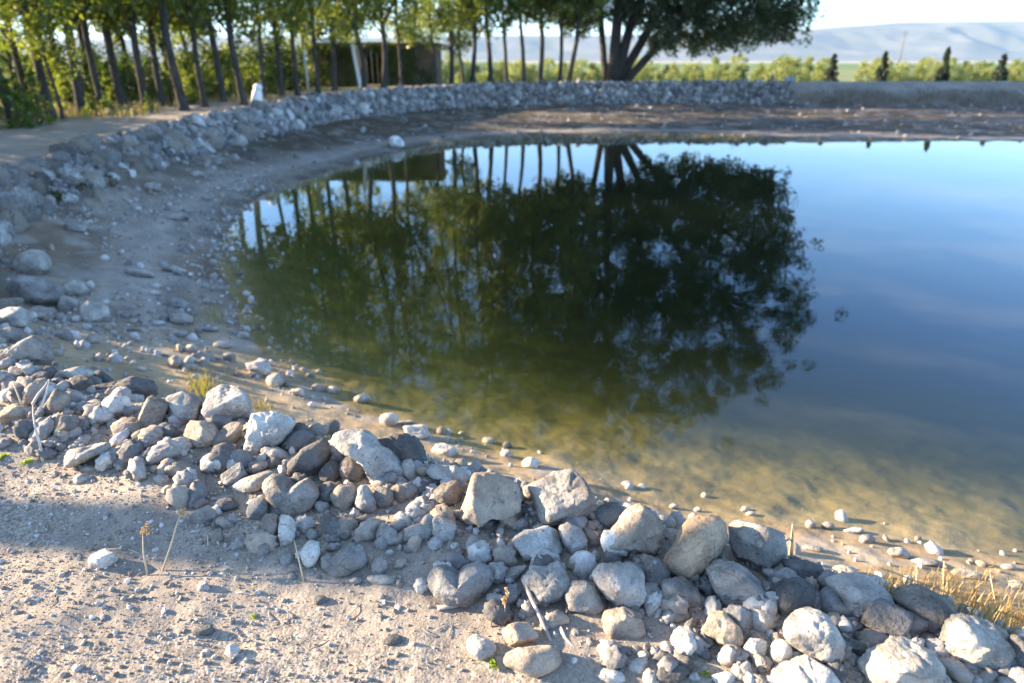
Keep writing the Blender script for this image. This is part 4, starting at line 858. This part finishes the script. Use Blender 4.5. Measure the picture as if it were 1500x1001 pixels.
# ------------------------------------------------------------------ stone bank
WALL = [blob(900+i, k, 3) for i, k in enumerate('abarbaapba')]
WM = [mk_mesh('bank_rock', P/np.abs(P).max(), Fc, ROCK, True) for P, Fc in WALL]
rsw = np.random.RandomState(21); wall = []
a0 = math.atan2(6.0-PC[1], -5.6-PC[0]); a1 = math.atan2(37.7-PC[1], 14.6-PC[0])
angs = np.unwrap(np.array([a0, math.atan2(14-PC[1], -7.4-PC[0]), a1]))
tri = np.linspace(angs[0], angs[-1], 4000); rr_ = np.interp(tri, AG, RRI, period=2*PI); xs = PC[0]+rr_*np.cos(tri); ys = PC[1]+rr_*np.sin(tri); sl = np.concatenate([[0], np.cumsum(np.hypot(np.diff(xs), np.diff(ys)))])
for ci, tt in enumerate((.0, .13, .26, .39, .52, .65, .78, .89, .98)):
    s = rsw.rand()*.3
    while s < sl[-1]:
        sz = np.clip(rsw.lognormal(-1.80, .44), .085, .40)*(.95 if s > 22 else 1.1); a = np.interp(s, sl, tri); rt = np.interp(a, AG, RTO, period=2*PI); rr = np.interp(a, AG, RRI, period=2*PI)
        t_ = tt+rsw.uniform(-.07, .07); r = rt+(rr-rt)*t_; x, y = PC[0]+r*math.cos(a), PC[1]+r*math.sin(a)
        wall.append([x, y, H1(x, y)+sz*.02, sz, t_, rsw.randint(len(WM)), rsw.rand(3)*6.28, rsw.rand(), rsw.rand()]); s += sz*rsw.uniform(.72, 1.0)
sizes = []
for w in wall:
    u, v, t_ = px(w[:3]); sizes.append(w[3]/t_*F if 4 < u < 1500 and v > 0 else 0)
order = np.argsort(-np.array(sizes)); n_ind = max(0, 298-N_FRONT); indiv = set(order[:n_ind].tolist())
WCOL = [('d', 'dark grey', .2), ('b', 'blue grey', .3), ('g', 'mid grey', .35), ('l', 'light grey', .5), ('w', 'whitish', .5), ('n', 'brownish grey', .25)]
rec = []; V_, F_, T_ = [], [], []; base_n = 0
from mathutils import Euler
for i, w in enumerate(wall):
    x, y, z, sz, t_, mi, rot, c, jj = w; ci = 0 if c < .16 else 1 if c < .40 else 2 if c < .66 else 3 if c < .84 else 4 if c < .92 else 5
    asp = np.array([.5, .5*(.7+.5*jj), .5*(.62+.4*((jj*7) % 1))])*sz*1.18
    if i in indiv:
        o = link('rock', WM[mi], None, (x, y, z)); o.rotation_euler = rot; o.scale = asp; set_color(o, WCOL[ci][0], WCOL[ci][2]); o.color = (*[q*.8 for q in o.color[:3]], o.color[3]); u, v, tq = px((x, y, z))
        rec.append((o, u, v, sz/tq*F, ci, t_, 'abarbaapba'[mi]))
    else:
        P = WALL[mi][0]; P = P/np.abs(P).max()*asp[None]; M = np.array(Euler(rot).to_matrix()); P, Fc = P@M.T+np.array([x, y, z]), WALL[mi][1]
        V_.append(P); F_.append(Fc+base_n); base_n += len(P); T_.append(np.repeat(np.array([COLS[WCOL[ci][0]]])*rsw.uniform(.62, .95), len(P), 0))
tag(link('stone_rubble', mk_mesh('stone_rubble', np.concatenate(V_), np.concatenate(F_), tint_material('bank_stone', 16, .03, .9, (.6, 1.3)), True, np.concatenate(T_))), 'smaller piled rocks of the stone bank curving round the pond', 'rubble', None, 'stuff')
# labels for the bank's individual rocks: colour, shape, course, and the rock counted along its course
SHP = {'a': 'angular', 'b': 'blocky', 'r': 'rounded', 'p': 'rough'}
buckets = {}
for o, u, v, s, ci, t_, k in rec:
    part = 'lowest' if t_ < .3 else 'middle' if t_ < .7 else 'top'
    buckets.setdefault((WCOL[ci][1], SHP[k], part), []).append((u, o, s))
ORD = ['first', 'second', 'third', 'fourth', 'fifth', 'sixth', 'seventh', 'eighth', 'ninth', 'tenth', 'eleventh', 'twelfth']
for (cn, sh, part), L in buckets.items():
    L.sort(key=lambda q: q[0])
    for i, (u, o, s) in enumerate(L):
        lab = f'{cn} {sh} rock in the {part} course of the left stone bank' if len(L) == 1 else f'{cn} {sh} rock in {part} course of stone bank, {ORD[i]} such from left'
        tag(o, lab, 'rock', 'rocks of the stone bank')

# ------------------------------------------------------------------ gravel, rubble and beach pebbles (uncountable)
def pebbles(name, label, pts, sizes, sub, seed, pal):
    rs = np.random.RandomState(seed); D, Fc = ico(sub); n = len(pts); nv = len(D)
    M = rs.randn(n, 3, 3); M = np.linalg.qr(M)[0]; asp = np.stack([np.ones(n), rs.uniform(.65, 1, n), rs.uniform(.45, .8, n)], 1)
    B = D[None]*(1+rs.uniform(-.22, .22, (n, nv, 1))); B = B*asp[:, None, :]; W = np.einsum('nij,nvj->nvi', M, B)*sizes[:, None, None]*.5+pts[:, None, :]
    pal = np.array(pal); col = pal[rs.randint(len(pal), size=n)]*rs.uniform(.75, 1.2, (n, 1)); T = np.repeat(col, nv, 0)
    Q = (Fc[None]+np.arange(n)[:, None, None]*nv).reshape(-1, 3)
    tag(link(name, mk_mesh(name, W.reshape(-1, 3), Q, PEBBLE, sub > 1, np.clip(T, .02, .85))), label, 'gravel', None, 'stuff')
rs = np.random.RandomState(31)
def scatter(n, test, xr, yr, wy=1.0):
    out = []
    while sum(len(o) for o in out) < n:
        m = 60000; y = yr[0]+(yr[1]-yr[0])*rs.rand(m)**wy; x = rs.uniform(xr[0], xr[1], m); ok = np.abs(x) < .82*y+.5; x, y = x[ok], y[ok]
        r, rs_, rt, rr, zt, zr = zones(x, y); k = test(r, rs_, rt, rr, x, y); out.append(np.stack([x[k], y[k]], 1))
    return np.concatenate(out)[:n]
GP = [(.34, .30, .25), (.42, .38, .33), (.27, .25, .22), (.50, .47, .43), (.20, .185, .17), (.36, .29, .22), (.60, .57, .53)]
p = scatter(21000, lambda r, a, b, c, x, y: (r > c-.05) & (rs.rand(len(r)) < np.where(r > c+.35, 1, .6)*(.35+.65*sstep(-.25, .35, fbm2(x, y, 1.4, 3, 30.))+.8*sstep(-.6, -1.4, x))), (-3.6, 2.4), (.95, 4.2)); s = np.clip(.0034*(1-rs.rand(len(p)))**-.52, .0036, .022)
pebbles('gravel', 'loose gravel scattered over the path', np.column_stack([p, H(p[:, 0], p[:, 1])+s*.12]), s, 1, 41, GP)
p = scatter(2300, lambda r, a, b, c, x, y: (r > b-.1) & (r < c+.45) & (np.hypot(x, y) < 6.5) & (rs.rand(len(r)) < np.exp(-((r-c)/.35)**2)), (-6, 3.5), (.95, 6.5)); s = np.clip(.018*(1-rs.rand(len(p)))**-.5,   .02, .10)
us = rs.uniform(0, 1500, 640); vt = np.interp(us, [0, 200, 440, 600, 820, 1040, 1250, 1500], [520, 590, 640, 680, 735, 800, 880, 950]); vb = np.interp(us, [0, 200, 300, 400, 640, 800, 960, 1200, 1500], [650, 700, 760, 850, 862, 930, 1000, 1000, 1000])
ext = []; es = []
for u, a, b in zip(us, vt, vb):
    hp = min(40, 12*(1-rs.rand())**-.5); v = a+(b-a)*rs.rand()**1.25; q, t = to_ground(u, v, 0, .22, hp)
    if t < 6: ext.append(q); es.append(hp*1.15*t/F)
PX_P, PX_S = np.array(ext), np.array(es)
p = p[:1500]; s = s[:1500]
pebbles('rim_stones', 'mid sized loose stones packed between the rim boulders', PX_P, PX_S, 3, 47, [(.34, .315, .285), (.42, .39, .35), (.27, .25, .23), (.18, .17, .16), (.50, .47, .42), (.36, .30, .24)])
pebbles('rubble', 'small stones and clods filling gaps between the rim rocks', np.column_stack([p, H(p[:, 0], p[:, 1])+s*.18]), s, 2, 42, GP)
p = scatter(3000, lambda r, a, b, c, x, y: (r > a-.25) & (r < b+.1) & (fbm2(x, y, .8, 2, 20.) > rs.uniform(-.5, .5, len(r))) & (rs.rand(len(r)) < .35+.65*sstep(4.5, 7, np.hypot(x, y))), (-9, 5), (2.4, 17), 1.3); s = np.clip(.022*(1-rs.rand(len(p)))**-.5, .022, .11)
pebbles('beach_pebbles', 'pebbles strewn over the muddy beach and shallows', np.column_stack([p, H(p[:, 0], p[:, 1])+s*.12]), s, 2, 43, [(.30, .29, .27), (.40, .385, .36), (.22, .21, .2), (.52, .5, .47), (.33, .28, .22)])
p = scatter(900, lambda r, a, b, c, x, y: (r > a-.1) & (r < b+.3), (-9, 34), (16, 40)); s = np.clip(.05*(1-rs.rand(len(p)))**-.45, .05, .2)
pebbles('shore_pebbles', 'scattered stones on the far beach', np.column_stack([p, H(p[:, 0], p[:, 1])+s*.12]), s, 2, 44, [(.26, .25, .24), (.34, .33, .31), (.2, .19, .18)])

# ------------------------------------------------------------------ grasses, weeds, twigs
def blades(pts, h, w, seed, ca, cb, bend=.5):
    r = np.random.RandomState(seed); n = len(pts); az = r.rand(n)*6.283; hh = h*r.uniform(.5, 1.25, n); bd = bend*r.uniform(.2, 1, n)
    side = np.stack([-np.sin(az), np.cos(az), np.zeros(n)], 1)*(w*.5); fw = np.stack([np.cos(az), np.sin(az), np.zeros(n)], 1); V = []
    for f, k in ((0, 1), (.55, .8), (1, .12)):
        c = pts+np.array([0, 0, 1.0])*(hh*f)[:, None]+fw*(hh*bd*f*f)[:, None]; V += [c-side*k, c+side*k]
    V = np.stack(V, 1).reshape(-1, 3); b = np.arange(n)[:, None]*6; Q = np.concatenate([b+np.array([[0, 1, 3, 2]]), b+np.array([[2, 3, 5, 4]])]); m = r.rand(n, 1); T = np.repeat(np.array(ca)*(1-m)+np.array(cb)*m, 6, 0)
    return V, Q, T
def grass_px(name, label, boxes, h, w, seed, ca, cb, kind='stuff', cat='grass', group=None):
    r = np.random.RandomState(seed); pts = []
    for (u0, v0, u1, v1, n) in boxes:
        for k in range(max(1, n//9)):
            u, v = r.uniform(u0, u1), r.uniform(v0, v1); q, t = to_ground(u, v)
            for j in range(9): pts.append(q+np.array([r.normal()*.012*t, r.normal()*.012*t, -.01]))
    V, Q, T = blades(np.array(pts), h, w, seed, ca, cb); return tag(link(name, mk_mesh(name, V, Q, DRY, False, T)), label, cat, group, kind)
grass_px('dry_grass', 'orange dry grass on the bank behind the right boulders', [(1285, 850, 1330, 900, 200), (1330, 850, 1500, 915, 420), (1400, 880, 1500, 930, 230), (1480, 900, 1500, 930, 80)], .08, .005, 61, (.30, .23, .11), (.58, .41, .20))
grass_px('verge_grass', 'dry and green grass strip along the foot of the poplars', [(60, 158, 230, 172, 900), (150, 150, 240, 160, 500), (0, 165, 70, 178, 400), (230, 148, 420, 152, 300)], .22, .03, 62, (.28, .23, .13), (.17, .19, .06))
grass_px('bank_grass', 'patchy low weeds along the far right bank', [(1160, 134, 1500, 154, 1100)], .20, .03, 63, (.17, .14, .09), (.09, .09, .045))
for boxes, h, lab in [([(288, 560, 300, 588, 90)], .14, 'yellow grass tuft between barrel shaped and largest blocky boulders'), ([(372, 596, 392, 604, 36)], .10, 'thin yellow grass above the lichen spotted boulder'), ([(300, 462, 312, 472, 45)], .12, 'faint green grass tuft on the mud near pond tip'), ([(470, 655, 484, 668, 36)], .07, 'yellow grass tuft left of the two tone boulder')]:
    grass_px('grass_tuft', lab, boxes, h, .007, int(boxes[0][0]), (.45, .38, .10), (.30, .30, .08), 'thing', 'grass', 'grass tufts among the rocks')
for u, v, lab in [(150, 268, 'dark moss clump at foot of left bank, right of two others'), (115, 280, 'dark moss clump at foot of left bank, middle of three'), (72, 292, 'dark moss clump at foot of left bank, leftmost of three')]:
    q, t = to_ground(u, v); r = np.random.RandomState(u); cl = [(*(np.array([r.normal()*.08, r.normal()*.06, .05])), .11, 40) for k in range(14)]
    tag(link('moss_clump', leaf_mesh('moss', cl, .05, u, np.array([.03, .045, .012]), np.array([.08, .09, .02])), None, q), lab, 'plant', 'moss clumps on the bank')
def px_path(pts, Y0=None, base=None):
    """points on the picture laid in the upright plane through the thing's foot"""
    q, t = to_ground(*pts[0]) if base is None else base
    return [CAM+ray(u, v)*t*(1-.0*i) for i, (u, v) in enumerate(pts)], t
def stalk(name, label, cat, strands, r0, mat, head=None, group=None):
    base = to_ground(*strands[0][0]); t = thing(name, label, cat, base[0], group); b0 = base[0]
    for st in strands:
        P, _ = px_path(st, None, base); P = [p-b0 for p in P]; n = len(P)
        link('stem', MB().tube(P, np.linspace(r0, r0*.45, n), 7).mesh('stem', mat, True), t)
    if head:
        u, v, w, h = head; c = CAM+ray(u, v)*base[1]-b0; sc = base[1]/F; r = np.random.RandomState(int(u)); cl = [(*(c+r.randn(3)*np.array([w*.2, w*.2, h*.25])*sc), w*.22*sc, 14) for k in range(12)]
        link('seed_head', leaf_mesh('seed_head', cl, max(.008, w*.22*sc), int(u), np.array([.42, .30, .17]), np.array([.62, .47, .30]), DRY), t)
    return t
stalk('bare_twig', 'forked bare white twig standing at the left of the rocks', 'twig', [[(63, 676), (58, 648), (52, 630), (49, 610), (48, 590)], [(48, 592), (56, 578), (66, 566), (72, 556)], [(53, 608), (62, 592), (68, 575), (72, 556)]], .0065, TWIG)
stalk('dry_weed', 'thin leaning dry stem left of the forked white twig', 'twig', [[(40, 612), (30, 588), (19, 560)]], .006, STALK)
stalk('dry_weed', 'dry weed with small brown head, left one on the gravel path', 'plant', [[(216, 842), (210, 810), (209, 780)]], .0035, STALK, (213, 776, 14, 18), 'dry weeds on the path')
stalk('dry_weed', 'leaning dry weed with brown head, right one on the gravel path', 'plant', [[(238, 836), (250, 800), (260, 765), (265, 752)]], .0035, STALK, (268, 752, 10, 16), 'dry weeds on the path')
stalk('dry_weed', 'tan seed head on a stalk right of the boot shaped boulder', 'plant', [[(739, 914), (739, 896), (741, 880)]], .003, STALK, (741, 878, 14, 26), 'dry weeds on the path')
stalk('dry_weed', 'short dry stalk left of the tan seed head', 'plant', [[(719, 918), (720, 888)]], .0035, STALK, None, 'dry weeds on the path')
stalk('dry_weed', 'pale dry stalk in front of the speckled pale block', 'plant', [[(305, 805), (304, 783)]], .003, STALK, None, 'dry weeds on the path')
stalk('dry_weed', 'reddish dry stalk leaning left of the white oval stone', 'plant', [[(445, 852), (440, 830), (433, 800), (431, 792)]], .003, STALK, None, 'dry weeds on the path')
stalk('straw_stalk', 'pale straw stalk standing behind the dark slab', 'plant', [[(1156, 820), (1158, 798), (1161, 768)], [(1160, 820), (1161, 800), (1162, 772)]], .005, STALK)
stalk('grass_stalk', 'tall tan stalk in the dry grass, left of two', 'plant', [[(1343, 866), (1343, 828)]], .006, STALK, (1343, 836, 6, 26), 'tall stalks in the dry grass')
stalk('grass_stalk', 'tall tan stalk in the dry grass, right of two', 'plant', [[(1382, 866), (1383, 822)]], .006, STALK, (1383, 836, 7, 32), 'tall stalks in the dry grass')
stalk('grass_stalk', 'green tipped stalk in the dry grass near right edge', 'plant', [[(1462, 900), (1452, 850), (1450, 835)]], .004, STALK, (1452, 838, 12, 22), 'tall stalks in the dry grass')
def stick(label, pts, r, mat=STICK, zs=None):
    P = [to_ground(u, v)[0]+np.array([0, 0, r*.8+(zs[i] if zs else 0)]) for i, (u, v) in enumerate(pts)]; b = P[0].copy()
    tag(link('driftwood_stick', MB().tube([p-b for p in P], np.linspace(r, r*.6, len(P)), 8).mesh('stick', mat, True), None, b), label, 'stick', 'sticks on the gravel')
stick('grey stick lying under the boot shaped boulder', [(641, 894), (662, 891), (690, 886)], .009)
stick('long pale stick pointing down right of the tan seed head', [(766, 862), (778, 890), (793, 918), (808, 945)], .008, STICK, [.03, .03, .02, 0])
stick('short bleached stick right of the tan rock with dark face', [(820, 922), (828, 938), (846, 958), (864, 970)], .008)
stick('thin stick leaning between cream cornered boulder and dark slab', [(1132, 832), (1145, 822), (1156, 812)], .006, STICK, [.05, .08, .11])
stick('thin reddish twig on the gravel below the white oval stone', [(448, 955), (475, 945), (500, 930)], .004, POLEM)
stick('thin pale twig lying between the dry weeds and triangular rock', [(158, 806), (185, 805), (208, 814)], .004, STALK)
r = np.random.RandomState(55); mb = MB()
for k in range(110):
    q, t = to_ground(r.uniform(0, 1300), r.uniform(690, 1000)); a = r.rand()*6.28; L = r.uniform(.02, .075); b = q+np.array([math.cos(a)*L, math.sin(a)*L, .004]); m = (q+b)/2+r.randn(3)*.004
    mb.tube([q+np.array([0, 0, .003]), m+np.array([0, 0, .006]), b], [.0016, .0014, .0008], 5)
tag(link('twig_litter', mb.mesh('twig_litter', STICK, True)), 'tiny dry twigs littering the gravel', 'litter', None, 'stuff')
for u, v, lab in [(4, 672, 'green sprout at the left photo edge on the path'), (38, 680, 'green sprout right below the forked white twig'), (719, 978, 'green sprout at the bottom beside the low tan boulder'), (371, 910, 'tiny green sprout on the gravel by a dark dip'), (1035, 990, 'tiny green sprout among stones at the bottom')]:
    q, t = to_ground(u, v); r = np.random.RandomState(u); sc = .5 if 'tiny' in lab else 1
    cl = [(r.normal()*.010*sc, r.normal()*.010*sc, .008+.006*r.rand(), .008, 5) for k in range(5)]
    tag(link('sprout', leaf_mesh('sprout', cl, .018*sc+.004, u, np.array([.16, .24, .05]), np.array([.30, .38, .10])), None, q), lab, 'plant', 'green sprouts')

# ------------------------------------------------------------------ hills, haze, sky, sun, camera
def hills():
    X = np.linspace(-2600, 5200, 420); Yy = np.linspace(0, 1, 60); gx, gy = np.meshgrid(X, Yy); D0 = 2300
    u = X/D0; h = np.interp(u, [-1.1, -.3, .2, .44, .55, .68, .85, 1.3, 2.2], [75, 90, 100, 112, 130, 150, 153, 160, 130])+6*fbm2(X, X*0, .0016, 3)
    prof = sstep(0, 1, gy)**.9; gull = np.abs(fbm2(gx+gy*260, gy*500, .0042, 4, 3.)); z = h[None]*prof*(1-.55*gull*(1-gy)*1.6*sstep(0, .35, gy))-3
    V = np.stack([gx, D0+gy*750+60*fbm2(gx, gy*300, .003, 2), z], -1).reshape(-1, 3); n = len(X)
    i = np.arange(59)[:, None]*n; j = np.arange(n-1)[None]; Q = np.stack([i+j, i+j+1, i+n+j+1, i+n+j], -1).reshape(-1, 4)
    m, nt = new_mat('hill'); tc = N(nt, 'ShaderNodeTexCoord'); finish(nt, ramp(nt, noise(nt, tc.outputs['Object'], .006, 4), .35, .65, (.14, .13, .105), (.10, .10, .075)), .95)
    tag(link('hills', mk_mesh('hills', V, Q, m, True)), kind='structure')
hills()
HAZE = 1
if HAZE:
    m, nt = new_mat('haze'); pv = N(nt, 'ShaderNodeVolumePrincipled'); pv.inputs['Color'].default_value = (.45, .70, 1, 1); pv.inputs['Density'].default_value = .0001; pv.inputs['Anisotropy'].default_value = .0
    o = N(nt, 'ShaderNodeOutputMaterial'); nt.links.new(pv.outputs[0], o.inputs['Volume'])
    b = MB().box((600, 500, 92), (14500, 14500, 200)); tag(link('haze', b.mesh('haze', m)), kind='stuff')
W = bpy.data.worlds.new('World'); S.world = W; W.use_nodes = True; nt = W.node_tree
for n in list(nt.nodes): nt.nodes.remove(n)
sky = nt.nodes.new('ShaderNodeTexSky'); sky.sky_type = 'NISHITA'; sky.sun_disc = False; sky.sun_elevation = SUN_EL; sky.sun_rotation = SUN_AZ % (2*PI); sky.air_density = 1.0; sky.dust_density = .25; sky.ozone_density = 3.0
bg = nt.nodes.new('ShaderNodeBackground'); bg.inputs[1].default_value = .105; ow = nt.nodes.new('ShaderNodeOutputWorld'); tc = N(nt, 'ShaderNodeTexCoord'); sp = N(nt, 'ShaderNodeSeparateXYZ'); nt.links.new(tc.outputs['Generated'], sp.inputs[0])
tn = ramp(nt, sp.outputs['Z'], .30, .80, (.84, 1.02, 1.28), (1.18, 1.04, .95)); sk = mixc(nt, 1.0, sky.outputs[0], tn, 'MULTIPLY')
mp = N(nt, 'ShaderNodeMapping'); mp.inputs['Scale'].default_value = (2.2, 2.2, 14); nt.links.new(tc.outputs['Generated'], mp.inputs[0])
cl_ = ramp(nt, noise(nt, mp.outputs[0], 1.6, 5, .6), .50, .78, (0, 0, 0), (.24, .24, .24)); sk = mixc(nt, cl_, sk, (5.6, 6.0, 6.6)); nt.links.new(sk, bg.inputs[0]); nt.links.new(bg.outputs[0], ow.inputs[0])
sl_ = bpy.data.lights.new('sun', 'SUN'); sl_.energy = 5.0; sl_.angle = math.radians(.55); sl_.color = (1.0, .79, .56); so = bpy.data.objects.new('sun', sl_); COL.objects.link(so)
so.rotation_euler = Vector([-float(c) for c in SUN]).to_track_quat('-Z', 'Y').to_euler(); so.location = (-20, 5, 20)
cd = bpy.data.cameras.new('camera'); co = bpy.data.objects.new('camera', cd); COL.objects.link(co); S.camera = co
cd.sensor_width = 36; cd.lens = 24.0; cd.clip_end = 20000; cd.clip_start = .05; co.location = CAM; co.rotation_euler = (PI/2-TH, 0, 0)
cd.dof.use_dof = True; cd.dof.focus_distance = 2.4; cd.dof.aperture_fstop = 1.9
S.view_settings.view_transform = 'Standard'; S.view_settings.look = 'None'; S.view_settings.exposure = 2.28; S.view_settings.gamma = 1.0
cy = S.cycles; cy.use_denoising = True; cy.max_bounces = 8; cy.transparent_max_bounces = 16; cy.volume_bounces = 1; cy.sample_clamp_indirect = 6.0; cy.caustics_reflective = False; cy.caustics_refractive = False
